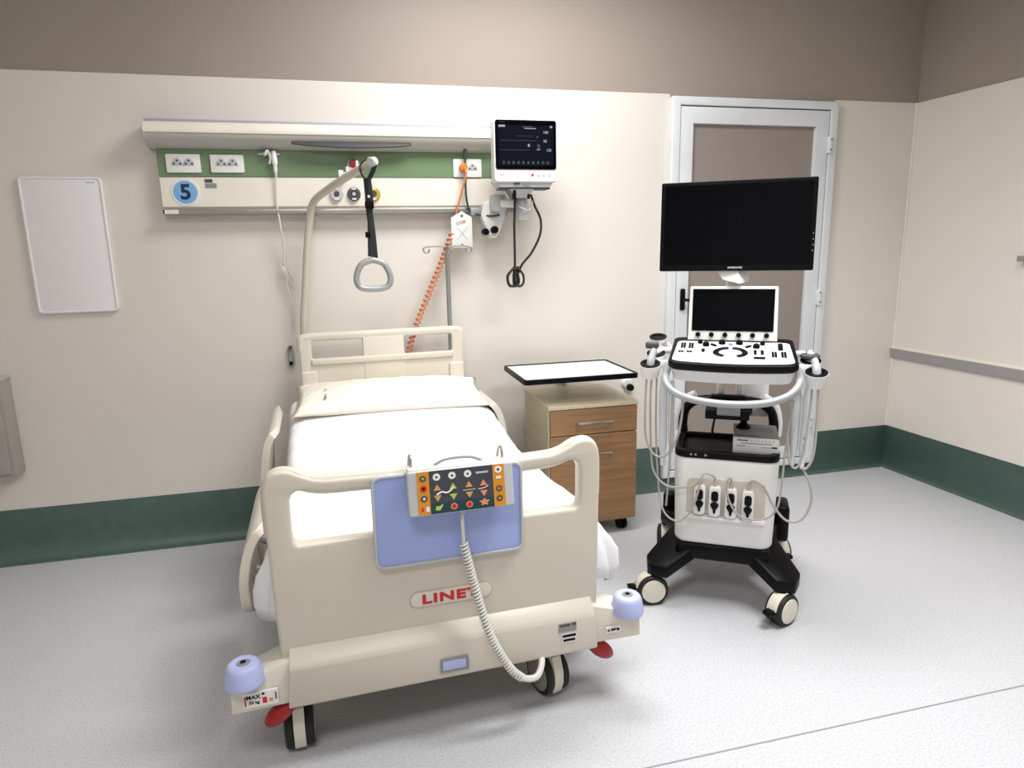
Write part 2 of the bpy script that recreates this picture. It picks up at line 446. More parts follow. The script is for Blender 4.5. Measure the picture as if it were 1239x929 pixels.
# round bed number
disc = mk('number_sign', lathe([(0, -.0665), (.064, -.0665), (.066, -.0645), (.066, -.063)], (-1.112, 0, 1.822), 'Y', 40), 'white', t)
mk('number_disc', lathe([(0, -.0675), (.054, -.0675), (.054, -.066)], (-1.112, 0, 1.822), 'Y', 40), 'sky', disc)
mk('number', text_bm('5', .098, .001, .0030, sx=1.05, loc=(-1.111, -.0682, 1.820)), 'navy', disc)
mk('label', box(-1.020, -.985, -.0660, -.064, 1.868, 1.884), 'grey_d', t)
mk('label', box(-1.020, -.968, -.0660, -.064, 1.842, 1.864), 'grey_m', t)
nl = mk('name_label', box(-1.218, -1.150, -.084, -.079, 1.719, 1.739, .001, 1), 'paper', t)
mk('name_label_edge', box(-1.218, -1.212, -.0845, -.0790, 1.719, 1.739), 'black', nl)
for x, mm, in ((-.401, 'grey_l'), (-.314, 'grey_d'), (-.214, 'olive')):
    g = mk('gas_outlet', lathe([(0, -.072), (.014, -.072), (.014, -.080), (.018, -.082), (.031, -.079), (.034, -.072), (.034, -.063)], (x, 0, 1.812), 'Y', 28), mm, t)
    mk('outlet_core', lathe([(0, -.086), (.009, -.086), (.011, -.074)], (x, 0, 1.812), 'Y', 16), 'grey_d' if mm != 'grey_d' else 'grey_l', g)
    for s in (1, -1):
        mk('outlet_mark', box(x-.011, x+.011, -.0835, -.080, 1.812+s*.025-.004, 1.812+s*.025+.004, .001, 1), 'paper', g)
g = mk('call_button', box(-.335, -.275, -.085, -.062, 1.925, 1.944, .004), 'white', t)
mk('button', lathe([(0, -.092), (.020, -.090), (.024, -.082), (.024, -.062)], (-.305, 0, 1.960), 'Y', 20), 'red_pl', g)
mk('button_base', lathe([(0, -.078), (.033, -.077), (.035, -.062)], (-.305, 0, 1.952), 'Y', 20), 'grey_l', g)
g = mk('gas_valve', lathe([(0, -.12), (.011, -.12), (.013, -.063)], (-.352, 0, 1.905), 'Y', 14), 'paper', t)
mk('valve_lever', box(-.385, -.360, -.118, -.105, 1.885, 1.925, .004), 'paper', g)

# nurse call cord hanging at the left
t = thing('call_cord', 'thin white cord with plug hanging from the green stripe beside the bed number', 'cord', (-.69, -.07, 1.1))
mk('plug', tube([(-.688, -.075, 2.015), (-.686, -.085, 1.97), (-.686, -.085, 1.93), (-.686, -.08, 1.90)], [.013, .014, .010, .006], 10), 'white', t)
mk('hook_clip', tube([(-.735, -.075, 2.005), (-.728, -.10, 1.995), (-.715, -.10, 2.015), (-.705, -.085, 1.985), (-.712, -.08, 1.955)], .0065, 8), 'cabl_w', t)
mk('clip_bar', box(-.76, -.66, -.082, -.064, 1.998, 2.006, .002), 'grey_l', t)
mk('cord', tube([(-.686, -.08, 1.90), (-.694, -.075, 1.78), (-.688, -.075, 1.68), (-.680, -.06, 1.55), (-.686, -.05, 1.48), (-.68, -.04, 1.35), (-.665, -.03, 1.25), (-.668, -.025, 1.12)], .0048, 6), 'cabl_w', t)
for i in range(3):
    d = .006*i
    mk('cord_loop', tube([(-.70+d, -.04, 1.47-d), (-.690+d, -.055, 1.43), (-.672+d, -.04, 1.375), (-.655+d, -.03, 1.35-d), (-.668+d, -.03, 1.40), (-.69+d, -.035, 1.45)], .003, 6, closed=True), 'cabl_w', t)
t = thing('wall_handset', 'small grey clip handset hanging on the wall left of the headboard', 'handset', (-.70, -.01, .93))
mk('holder', plate([rrect(-.712, -.680, .925, 1.035, .012), rrect(-.705, -.688, .938, 1.022, .007)], -.026, -.006, bev=.002), 'galv', t)
mk('tip', lathe([(0, -.034), (.009, -.032), (.010, -.006)], (-.698, 0, .945), 'Y', 12), 'black', t)
mk('tip', lathe([(0, -.034), (.009, -.032), (.010, -.006)], (-.695, 0, 1.030), 'Y', 12), 'grey_d', t)

# ------------------------------------------------------------------ patient monitor and its arm
t = thing('patient_monitor', 'white patient monitor with dark screen on a wall arm beside the bed-head unit', 'monitor', (.535, -.28, 1.83))
mk('housing', plate([rrect(.373, .700, 1.850, 2.152, .018)], -.315, -.235, bev=.008), 'white', t)
mk('lower_housing', prism_pts([(.400, -.300, 1.828), (.668, -.300, 1.828), (.668, -.20, 1.828), (.400, -.20, 1.828)], [(.378, -.306, 1.862), (.688, -.306, 1.862), (.688, -.19, 1.862), (.378, -.19, 1.862)]), 'grey_l', t)
mk('base_gasket', box(.405, .670, -.295, -.20, 1.818, 1.829, .003), 'grey_d', t)
sg = mk('bezel_glass', plate([rrect(.380, .696, 1.912, 2.148, .012)], -.3185, -.3145, bev=.0008), 'screen', t)
so = mk('display', box(.395, .681, -.3195, -.3183, 1.930, 2.122), 'screen_on', sg)
def gl(n, x, z, w_, h_, mm='glyph'):
    mk(n, box(x-w_/2, x+w_/2, -.3203, -.3193, z-h_/2, z+h_/2), mm, so)
gl('screen_caption', .414, 2.118, .034, .010); gl('screen_caption', .545, 2.116, .055, .004, 'glyph_dim'); gl('screen_caption', .560, 2.108, .06, .004)
gl('screen_caption', .669, 2.117, .012, .010)
mk('screen_brand', text_bm('-----', .016, .0008, .0003, loc=(.415, -.3192, 2.138)), 'glyph_dim', sg)
for x, z, s in ((.640, 2.090, '100'), (.637, 2.048, '98'), (.656, 2.005, '120')):
    mk('screen_reading', text_bm(s, .018, .0008, .0004, loc=(x, -.3200, z)), 'glyph', so)
mk('screen_reading', text_bm('--', .030, .0008, .0006, loc=(.602, -.3200, 2.010)), 'glyph', so)
gl('screen_reading', .552, 2.028, .010, .014); gl('screen_reading', .596, 2.068, .006, .012, 'glyph_dim'); gl('screen_reading', .603, 2.022, .012, .022, 'glyph_dim')
gl('screen_trace', .50, 2.050, .18, .0022, 'glyph_dim'); gl('screen_trace', .53, 2.072, .09, .0022, 'glyph_red'); gl('screen_trace', .48, 2.005, .15, .0022, 'glyph_dim')
for k in range(10):
    gl('screen_button', .421+.0255*k, 1.945, .012, .014, 'glyph_dim')
mk('front_print', text_bm('-----', .015, .0008, .0003, loc=(.413, -.3158, 1.888)), 'grey_m', t)
for k, mm in enumerate(('red', 'olive', 'olive', 'grey_m')):
    mk('front_button', lathe([(0, -.3172), (.0065, -.3172), (.0065, -.314)], (.570+.030*k, 0, 1.886), 'Y', 12), mm if k == 0 else 'grey_l', t)
mk('connector', box(.474, .505, -.309, -.299, 1.840, 1.856, .002), 'grey_d', t)
mk('connector', box(.520, .562, -.309, -.299, 1.838, 1.858, .002), 'grey_m', t)
mk('swivel_plate', prism_pts([(.485, -.29, 1.775), (.555, -.29, 1.775), (.555, -.19, 1.775), (.485, -.19, 1.775)], [(.455, -.30, 1.819), (.580, -.30, 1.819), (.580, -.19, 1.819), (.455, -.19, 1.819)]), 'grey_m', t)
mk('release_latch', box(.470, .487, -.302, -.28, 1.770, 1.815, .003), 'black', t)
mk('release_latch', box(.548, .560, -.302, -.28, 1.770, 1.795, .003), 'black', t)
t = thing('wall_bracket', 'white jointed wall arm that carries the patient monitor', 'bracket', (.40, -.01, 1.58))
mk('wall_plate', plate([[(.335, 1.70), (.35, 1.76), (.40, 1.785), (.455, 1.76), (.470, 1.70), (.435, 1.61), (.415, 1.580), (.385, 1.580), (.365, 1.61)]], -.14, -.055, bev=.012, seg=3), 'white', t)
mk('arm_joint', lathe([(0, 1.80), (.040, 1.80), (.046, 1.79), (.046, 1.73), (.040, 1.715), (0, 1.715)], (.425, -.15, 0), 'Z', 24), 'grey_l', t)
mk('arm_link', box(.425, .545, -.215, -.155, 1.735, 1.775, .012, 3), 'white', t)
mk('arm_post', lathe([(0, 1.700), (.026, 1.702), (.030, 1.715), (.030, 1.765), (.024, 1.776), (0, 1.776)], (.535, -.23, 0), 'Z', 20), 'grey_l', t)
mk('lock_knob', lathe([(0, -.175), (.017, -.173), (.020, -.165), (.020, -.14)], (.402, 0, 1.622), 'Y', 18), 'black', t)
mk('lock_knob', lathe([(0, -.155), (.016, -.153), (.018, -.14), (.018, -.10)], (.358, 0, 1.612), 'Y', 18), 'black', t)
mk('rail_clamp', box(.55, .605, -.11, -.045, 1.675, 1.712, .005), 'white', t)
t = thing('monitor_cable', 'black monitor cable hanging below the patient monitor in a coiled loop', 'cable', (.48, -.24, 1.32))
mk('cable', tube([(.492, -.26, 1.79), (.487, -.25, 1.65), (.489, -.24, 1.52), (.490, -.235, 1.44), (.487, -.235, 1.40)], .0062, 8), 'cabl_d', t)
mk('cable', tube([(.575, -.26, 1.795), (.600, -.25, 1.735), (.632, -.24, 1.67), (.628, -.24, 1.59), (.583, -.235, 1.50), (.530, -.235, 1.44), (.510, -.235, 1.395)], .0062, 8), 'cabl_d', t)
for i in range(5):
    c = (.468, .490, .515, .478, .507)[i]; wd = (.020, .012, .018, .03, .024)[i]
    mk('cable_loop', tube([(.490, -.235-.006*i, 1.425), (c-wd, -.24-.006*i, 1.385), (c-wd*.9, -.24-.005*i, 1.340), (c, -.24-.005*i, 1.325), (c+wd*.9, -.24-.005*i, 1.345), (c+wd*.7, -.24-.006*i, 1.39)], .0058, 8, closed=True), 'cabl_d', t)
mk('cable_tie', lathe([(0, 1.398), (.017, 1.400), (.019, 1.41), (.019, 1.425), (.015, 1.43), (0, 1.43)], (.494, -.245, 0), 'Z', 14), 'black', t)
t = thing('power_cable', 'dark green cable dropping from the socket stripe to the monitor arm', 'cable', (.30, -.10, 1.68))
mk('plug', tube([(.268, -.085, 2.045), (.268, -.095, 2.02), (.267, -.095, 1.985)], .010, 8), 'cabl_g', t)
mk('cable', tube([(.267, -.095, 2.0), (.264, -.105, 1.93), (.265, -.095, 1.80), (.285, -.095, 1.725), (.335, -.12, 1.70), (.40, -.155, 1.693), (.43, -.16, 1.70)], .0055, 8), 'cabl_g', t)
mk('connector', box(.285, .365, -.110, -.085, 1.700, 1.738, .004), 'galv', t)
b = tube([(.50, -.25, 1.745), (.53, -.27, 1.722), (.565, -.27, 1.715), (.583, -.26, 1.745), (.58, -.25, 1.79)], .0045, 8)
single('short_cable', b, 'cabl', 'short grey cable curving under the patient monitor bracket', 'cable')

# orange coiled hose
def helix(path, r, turns, n=12):
    P = smooth_path(path, 30); L = [0]
    for i in range(1, len(P)): L.append(L[-1]+(P[i]-P[i-1]).length)
    tot = L[-1]; out = []; N = turns*n; j = 0
    nrm = None
    for k in range(N+1):
        s = tot*k/N
        while j < len(L)-2 and L[j+1] < s: j += 1
        f = (s-L[j])/max(L[j+1]-L[j], 1e-9); p = P[j].lerp(P[j+1], f); tg = (P[j+1]-P[j]).normalized()
        if nrm is None: nrm = tg.cross(Vector((0, 1, 0))).normalized()
        nrm = (nrm-tg*nrm.dot(tg)).normalized(); bn = tg.cross(nrm)
        a = 2*PI*k/n; out.append(p+nrm*math.cos(a)*r+bn*math.sin(a)*r)
    return out
t = thing('coiled_hose', 'orange coiled hose running from the orange socket down behind the headboard', 'hose', (.08, -.10, .85))
mk('hose_lead', tube([(.257, -.115, 1.945), (.262, -.12, 1.90), (.235, -.10, 1.80), (.212, -.09, 1.72), (.200, -.09, 1.66), (.19, -.09, 1.62)], .0055, 8), 'orange_h', t)
path = [(.185, -.09, 1.61), (.13, -.10, 1.48), (.075, -.105, 1.36), (.02, -.105, 1.24), (-.03, -.105, 1.13), (-.075, -.10, 1.0), (-.085, -.09, .86)]
mk('hose_coil', tube(helix(path, .0135, 30, 10), .0058, 6, raw=True), 'orange_h', t)
mk('inner_tube', tube(path, .0085, 8), 'hose_w', t)

# IV pole and tag
t = thing('drip_stand_pole', 'slim grey drip pole with curled hooks behind the headboard', 'drip pole', (.15, -.115, .45))
mk('pole', tube([(.149, -.115, .45), (.149, -.115, 1.25), (.150, -.115, 1.50)], .0125, 12, n=2), 'pole_g', t)
mk('upper_pole', tube([(.150, -.115, 1.48), (.150, -.115, 1.545)], .007, 10, raw=True), 'pole_g', t)
for s in (-1, 1):
    mk('hook', tube([(.150, -.115, 1.538), (.150+s*.05, -.12, 1.542), (.150+s*.100, -.125, 1.541), (.150+s*.128, -.13, 1.532), (.150+s*.122, -.13, 1.512), (.150+s*.102, -.13, 1.512), (.150+s*.098, -.13, 1.528)], .0045, 8), 'pole_g', t)
mk('hook', tube([(.150, -.115, 1.538), (.152, -.17, 1.535), (.155, -.20, 1.52), (.157, -.185, 1.505)], .0045, 8), 'pole_g', t)
t = thing('hanging_tag', 'white plastic tag with printed drawing hanging below the bed-head rail', 'tag', (.234, -.102, 1.53))
mk('plate', plate([[(.178, 1.532), (.290, 1.532), (.290, 1.69), (.262, 1.706), (.236, 1.722), (.210, 1.706), (.178, 1.69)]], -.106, -.100, bev=.001), 'white', t)
mk('hole', lathe([(0, -.1070), (.007, -.1070), (.007, -.1055)], (.236, 0, 1.697), 'Y', 10), 'grey_d', t)
mk('hole', lathe([(0, -.1070), (.007, -.1070), (.007, -.1055)], (.234, 0, 1.546), 'Y', 10), 'grey_d', t)
mk('print', box(-.022, .022, -.001, .001, -.009, .009, mtx=Matrix.Translation((.226, -.1062, 1.662)) @ Matrix.Rotation(R(-15), 4, 'Y')), 'grey_l', t)
mk('print', box(-.008, .008, -.001, .001, -.007, .007, mtx=Matrix.Translation((.247, -.1068, 1.668))), 'salmon', t)
for a in (48, -48):
    mk('print', box(-.045, .045, -.0006, .0006, -.0018, .0018, mtx=Matrix.Translation((.236, -.1064, 1.606)) @ Matrix.Rotation(R(a), 4, 'Y')), 'grey_l', t)

# ------------------------------------------------------------------ bed (local frame: x across, -y towards the foot)
BLOC, BROT = (-.18, -.97, 0), R(2.46)
bed = thing('hospital_bed', 'beige electric hospital bed with blue footboard panel and lilac corner bumpers', 'bed', BLOC, BROT, world=False)
# footboard
def top_profile(s):   # half outline x>0, from centre to the outer corner
    return [(s*.0, .889), (s*.20, .889), (s*.34, .892), (s*.37, .898), (s*.40, .911), (s*.43, .926), (s*.455, .932), (s*.480, .928), (s*.498, .914), (s*.508, .893), (s*.512, .86)]
ol = [(.512, .21)] + top_profile(1)[::-1][0:] + top_profile(-1)[1:] + [(-.512, .21)]
ol = [(.500, .21), (.508, .6)] + top_profile(1)[::-1] + top_profile(-1)[1:] + [(-.508, .6), (-.500, .21)]
def hole(s):
    o = [(.20, .702), (.425, .702), (.436, .712), (.441, .74), (.441, .838), (.434, .856), (.420, .866), (.400, .866), (.37, .858), (.34, .853), (.20, .851)]
    return [(s*x, z) for x, z in o]
fb = mk('footboard', plate([ol, hole(1), hole(-1)], -.842, -.792, bev=.012, seg=3), 'beige', bed, ang=50)
# thicker rounded corner posts and top bar in front of the sheet
mk('grab_rail', tube([(-.488, -.817, .74), (-.487, -.817, .86), (-.470, -.817, .905), (-.43, -.817, .905), (-.38, -.817, .882), (-.30, -.817, .872), (0, -.817, .870), (.30, -.817, .872), (.38, -.817, .882), (.43, -.817, .905), (.470, -.817, .905), (.487, -.817, .86), (.488, -.817, .74)], .0235, 14, n=6, flat=1.25), 'beige', fb)
for s in (-1, 1):
    b = prism_pts([(s*.500, -.842, .24), (s*.500, -.792, .24), (s*.470, -.78, .24), (s*.435, -.842, .24)], [(s*.508, -.842, .80), (s*.508, -.792, .80), (s*.470, -.78, .80), (s*.441, -.842, .80)])
# lower band
sec = [(-.841, .388), (-.876, .350), (-.884, .338), (-.882, .222), (-.874, .212), (-.80, .212), (-.80, .385)]
mk('lower_band', bevel_all(prism_pts([(-.478-.012*(z < .3), y, z) for y, z in sec], [(.478+.012*(z < .3), y, z) for y, z in sec]), .003, 1), 'beige', fb)
mk('blue_panel', plate([rrect(-.208, .238, .606, .884, .022)], -.858, -.842, bev=.003), 'blue', fb)
mk('panel_rim', plate([rrect(-.214, .244, .600, .890, .028), rrect(-.206, .236, .608, .882, .020)], -.862, -.842, bev=.002), 'grey_l', fb)
mk('name_plate', plate([rrect(-.118, .142, .449, .502, .0255)], -.8455, -.8415, bev=.001), 'beige_d', fb)
mk('name_plate', plate([rrect(-.115, .139, .452, .499, .0225)], -.8465, -.8445, bev=.0005), 'beige_l', fb)
mk('lettering', text_bm('LINET', .042, .002,   .0015, sx=1.50, loc=(.008, -.8475, .4745), spacing=1.12), 'red', fb)
mk('release_handle', plate([rrect(-.040, .050, .238, .287, .004), rrect(-.034, .044, .244, .281, .002)], -.8885, -.8820, bev=.001), 'grey_m', fb)
mk('release_button', box(-.033, .043, -.887, -.880, .245, .280, .002), 'blue_l', fb)
sl = mk('type_label', box(.350, .412, -.8850, -.8825, .300, .331), 'grey_m', fb)
mk('label_line', box(.354, .39, -.8860, -.8848, .320, .327), 'grey_d', sl); mk('label_line', box(.397, .410, -.8860, -.8848, .320, .329), 'grey_d', sl)
sl = mk('weight_label', box(.362, .412, -.8850, -.8822, .262, .292), 'paper', fb)
mk('label_line', box(.364, .410, -.8860, -.8848, .281, .290), 'black', sl); mk('label_line', box(.366, .408, -.8860, -.8848, .266, .274), 'black', sl)
# bumper arms and bumpers
for s in (-1, 1):
    lo = [(s*.440, -.86, .222), (s*.645, -.885, .235), (s*.650, -.83, .235), (s*.60, -.77, .235), (s*.440, -.74, .222)]
    hi = [(s*.440, -.86, .372), (s*.640, -.885, .322), (s*.645, -.83, .322), (s*.60, -.77, .330), (s*.440, -.74, .372)]
    arm = mk('bumper_arm', bevel_all(prism_pts(lo, hi), .006, 2), 'beige_l', bed)
    if s < 0:
        mk('warning_sticker', box(-.612, -.516, -.8855+.004, -.8775+.004, .246, .292, mtx=Matrix.Translation((0, .0, 0)) ), 'paper', arm)
        for k, (xx, zz, ww, hh, mm) in enumerate(((-.606, .268, .004, .030, 'red'), (-.522, .272, .004, .022, 'grey_d'), (-.553, .264, .012, .018, 'red'), (-.536, .262, .010, .010, 'salmon'), (-.556, .285, .007, .006, 'black'))):
            mk('sticker_mark', box(xx-ww/2, xx+ww/2, -.8830, -.8812, zz-hh/2, zz+hh/2), mm, arm)
        mk('sticker_text', text_bm('MAX', .018, .001, .0003, loc=(-.584, -.8820, .278)), 'black', arm)
        mk('sticker_text', text_bm('50 kg', .013, .001, .0003, loc=(-.582, -.8820, .261)), 'black', arm)
    else:
        mk('weight_sticker', box(.520, .572, -.8815, -.8775+.003, .262, .284), 'paper', arm)
        mk('sticker_text', text_bm('260 kg', .011, .001, .0007, loc=(.552, -.8822, .274)), 'black', arm)
        mk('sticker_mark', lathe([(0, -.8825), (.005, -.8825), (.005, -.880)], (.529, 0, .273), 'Y', 10), 'grey_d', arm)
    c = (s*.602, -.868, 0)
    bu = mk('bumper', lathe([(0, .318), (.049, .318), (.054, .322), (.0555, .330), (.048, .370), (.044, .380), (.037, .386), (.020, .386), (.018, .383), (0, .383)], c, 'Z', 32), 'blue_l', bed, ang=50)
    mk('bumper_bolt', lathe([(0, .388), (.009, .388), (.009, .3865), (.014, .3875), (.017, .3855), (.017, .380)], c, 'Z', 16), 'grey_m', bu)
    mk('bolt_recess', lathe([(0, .3886), (.009, .3886), (.009, .3865)], c, 'Z', 6), 'black', bu)
    # red brake pedal
    pb = prism_pts([(s*.470, -.845, .185), (s*.535, -.865, .165), (s*.535, -.80, .185), (s*.470, -.79, .195)], [(s*.470, -.845, .232), (s*.560, -.868, .225), (s*.560, -.80, .225), (s*.470, -.79, .232)])
    pb = bmesh.new(); bmesh.ops.create_uvsphere(pb, u_segments=16, v_segments=10, radius=1)
    pb.transform(Matrix.Translation((s*.520, -.835, .180)) @ Matrix.Rotation(s*R(38), 4, 'Y') @ Matrix.Diagonal((.056, .028, .028, 1)))
    pd = mk('brake_pedal', pb, 'red_pl', bed)
# bed castors (twin wheels)
def twin(par, c, rz, r=.075, w=.088, gap=.018):
    mt = Matrix.Translation(c) @ Matrix.Rotation(rz, 4, 'Z')
    for s in (-1, 1):
        x0, x1 = s*gap/1, s*w/2
        b = lathe([(0, x0), (r*.8, x0), (r*.97, x0+s*.002), (r, x0+s*.006), (r, x1-s*.005), (r*.95, x1-s*.001), (r*.80, x1)], (0, 0, r), 'X', 32)
        bmesh.ops.transform(b, matrix=mt, verts=b.verts[:]); wl = mk('wheel', b, 'rubber', par)
        b = lathe([(r*.80, x1-s*.001), (r*.78, x1+s*.002), (r*.5, x1+s*.004), (0, x1+s*.004)], (0, 0, r), 'X', 32, mtx=mt)
        mk('wheel_cover', b, 'bedhub', wl)
    b = plate([[(-.055, .155), (.055, .155), (.074, .10), (.0745, .06), (.060, .022), (-.060, .022), (-.0745, .06), (-.074, .10)]], -gap*.95, gap*.95, 'YZ', bev=.002, mtx=mt)
    return mk('castor_housing', b, 'beige_l', par)
for i, (x, y, a) in enumerate(((-.475, -.745, 2), (.360, -.745, 14), (-.40, .70, -8), (.40, .70, 5))):
    hs = twin(bed, (x, y, 0), R(a))
    mk('stem', tube([(x, y, .14), (x, y, .28)], .018, 10, raw=True), 'galv', hs)
# chassis
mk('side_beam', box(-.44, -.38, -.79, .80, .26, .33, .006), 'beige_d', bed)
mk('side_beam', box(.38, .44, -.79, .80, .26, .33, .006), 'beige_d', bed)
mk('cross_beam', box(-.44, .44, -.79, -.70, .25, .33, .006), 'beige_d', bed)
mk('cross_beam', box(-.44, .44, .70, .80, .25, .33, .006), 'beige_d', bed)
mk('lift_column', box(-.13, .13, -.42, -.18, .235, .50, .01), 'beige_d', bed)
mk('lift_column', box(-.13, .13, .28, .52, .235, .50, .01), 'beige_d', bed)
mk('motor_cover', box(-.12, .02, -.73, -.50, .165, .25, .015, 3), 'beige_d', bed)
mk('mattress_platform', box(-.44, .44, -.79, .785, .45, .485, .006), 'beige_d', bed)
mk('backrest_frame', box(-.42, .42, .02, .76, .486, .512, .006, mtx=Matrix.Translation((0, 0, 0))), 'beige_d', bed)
# headboard
ol = [(.418, .60), (.426, .9), (.426, 1.075), (.420, 1.098), (.405, 1.110), (.385, 1.113), (.20, 1.113), (-.20, 1.113), (-.385, 1.113), (-.405, 1.110), (-.420, 1.098), (-.426, 1.075), (-.426, .9), (-.418, .60)]
hl = rrect(-.365, -.108, .985, 1.080, .012); hrr = rrect(.108, .365, .985, 1.080, .012)
hb = mk('headboard', plate([ol, hl, hrr], .800, .838, bev=.010, seg=3), 'beige_l', bed, ang=50)
mk('top_grip', tube([(-.414, .815, 1.03), (-.412, .815, 1.075), (-.39, .815, 1.097), (-.2, .815, 1.099), (.2, .815, 1.099), (.39, .815, 1.097), (.412, .815, 1.075), (.414, .815, 1.03)], .0165, 12, flat=1.3), 'beige_l', hb)
mk('cross_bar', box(-.37, .37, .788, .812, .953, .988, .009, 3), 'beige_l', hb)
mk('centre_panel', box(-.106, .106, .796, .806, .70, 1.085, .004), 'beige_l', hb)
for s in (-1, 1): mk('board_foot', box(s*.385-.040, s*.385+.040, .785, .835, .60, .925, .010, 3), 'beige_l', hb)
# side rails
def rail(sec, y0, y1, hole_):
    P = smooth_path([(x, 0, z) for x, z in sec], 6); n = len(P); N = 16
    b = bmesh.new(); grid = []
    for i, p in enumerate(P):
        t_ = (P[min(i+1, n-1)]-P[max(i-1, 0)]).normalized(); nr = Vector((t_.z, 0, -t_.x))
        u = i/(n-1); e = .075*(max(0, 1-u*5)**2+max(0, (u-.85)/.15)**2*.6)
        a, c = y0+e, y1-e
        grid.append([(p, nr, a+(c-a)*k/N) for k in range(N+1)])
    th = .015
    rings = []
    for row in grid:
        f_ = [b.verts.new((p.x+nr.x*th, y, p.z+nr.z*th)) for p, nr, y in row]
        bk_ = [b.verts.new((p.x-nr.x*th, y, p.z-nr.z*th)) for p, nr, y in row]
        rings.append(f_+bk_[::-1])
    m_ = len(rings[0])
    for i in range(n-1):
        for k in range(m_): b.faces.new((rings[i][k], rings[i][(k+1) % m_], rings[i+1][(k+1) % m_], rings[i+1][k]))
    b.faces.new(rings[0][::-1]); b.faces.new(rings[-1])
    r_ = mk('side_rail', b, 'beige_l', bed, ang=60)
    bv = r_.modifiers.new('soft', 'BEVEL'); bv.width = .010; bv.segments = 3; bv.limit_method = 'ANGLE'; bv.angle_limit = R(50)
    return r_
rail([(-.520, .795), (-.541, .784), (-.562, .745), (-.578, .67), (-.588, .58), (-.594, .45)], .10, .60, 0)
rail([(-.530, .665), (-.570, .635), (-.600, .57), (-.618, .47), (-.610, .36)], -.58, -.06, 0)
rail([(.445, .790), (.480, .765), (.508, .71), (.526, .62), (.532, .50), (.532, .42)], .36, .64, 0)
rail([(.505, .60), (.535, .58), (.555, .52), (.562, .44), (.562, .34)], -.58, -.06, 0)
for s in (-1, 1):
    for y in (-.45, -.2, .42, .56):
        x = s*.44; x2 = s*(.592 if s < 0 else .545)
        mk('rail_bracket', tube([(x, y, .46), ((x+x2)/2, y, .44), (x2, y, .47)], .014, 8), 'grey_l', bed)

# mattress, sheet, pillow
mt_ = thing('mattress', 'foam mattress mostly covered by a white sheet on the bed', 'mattress', BLOC, BROT, world=False)
def rise(y): return .125*max(0, (y+.02)/.77)
b = box(-.452, .452, -.772, .05, .516, .662, .03, 4)
box(-.452, .452, .02, .780, .516, .662, .03, 4, dst=b)
for v in b.verts: v.co.z += rise(v.co.y)
mk('mattress_core', b, 'mattress', mt_)
def sheet():
    b = bmesh.new(); ny, rows = 420, []
    rnd = random.Random(3)
    for j in range(ny+1):
        v = j/ny; y = -.782+v*1.47
        hwL, hwR = .488, .482
        row = []
        foot = min(1, math.exp(-((y+.62)/.13)**2)*1.05)
        drop = .40
        def side(s):
            hw = hwL if s < 0 else hwR
            f = foot*(1 if s > 0 else .42)
            pts = []
            for q, (dx, z, ex, ez) in enumerate(((.004, .455, .165, .31), (.004, .495, .178, .365), (.003, .535, .172, .43), (.002, .57, .150, .49), (.000, .605, .110, .54), (-.003, .64, .060, .60), (-.012, .664, .018, .655), (-.030, .678, -.028, .678))):
                wv = (.010*math.sin(y*34+s*1.3)+.007*math.sin(y*71+2*s))*(1 if q < 5 else .2)
                ww = .020*math.sin(y*58+q*.9)*f if q < 6 else 0
                pts.append((s*(hw+dx+(ex-dx)*f+wv*.6+ww), z+(ez-z)*f+(.014*math.sin(y*37+s)*f if q < 3 else 0)))
            return pts
        L_ = side(-1); Rr = side(1)
        mid = []
        for k in range(1, 20):
            u = k/20; x = -hwL+.03+u*(hwL+hwR-.06)
            z = .681+.006*math.sin(PI*u)
            z += .010/(1+math.exp(-(y-.31+.09*u)/.003))-.034*math.exp(-((y-.303+.09*u)/.0045)**2)*(.55+.45*math.sin(u*11))   # folded edge near the pillow
            z += .002*math.exp(-((y-.20-.05*u)/.006)**2)*(1 if .35 < u < .8 else 0)
            z += .0012*math.sin(x*9+y*5)+.001*math.sin(y*17+x*4)
            mid.append((x, z))
        for x, z in L_+mid+Rr[::-1]:
            row.append(b.verts.new((x, y, z+rise(y))))
        rows.append(row)
    for j in range(ny):
        for i in range(len(rows[0])-1):
            b.faces.new((rows[j][i], rows[j][i+1], rows[j+1][i+1], rows[j+1][i]))
    # foot end tuck
    fr = rows[0]; lo = [b.verts.new((v.co.x*.985, v.co.y+.004, .52)) for v in fr[7:-7]]
    for i in range(len(lo)-1): b.faces.new((lo[i], lo[i+1], fr[8+i], fr[7+i]))
    return b
so_ = mk('bed_sheet', sheet(), 'sheet', None, ang=180, loc=BLOC, rot=(0, 0, BROT))
tag(so_, 'white cotton sheet spread smooth over the mattress', 'sheet')
sd = so_.modifiers.new('thick', 'SOLIDIFY'); sd.thickness = .004; sd.offset = 1
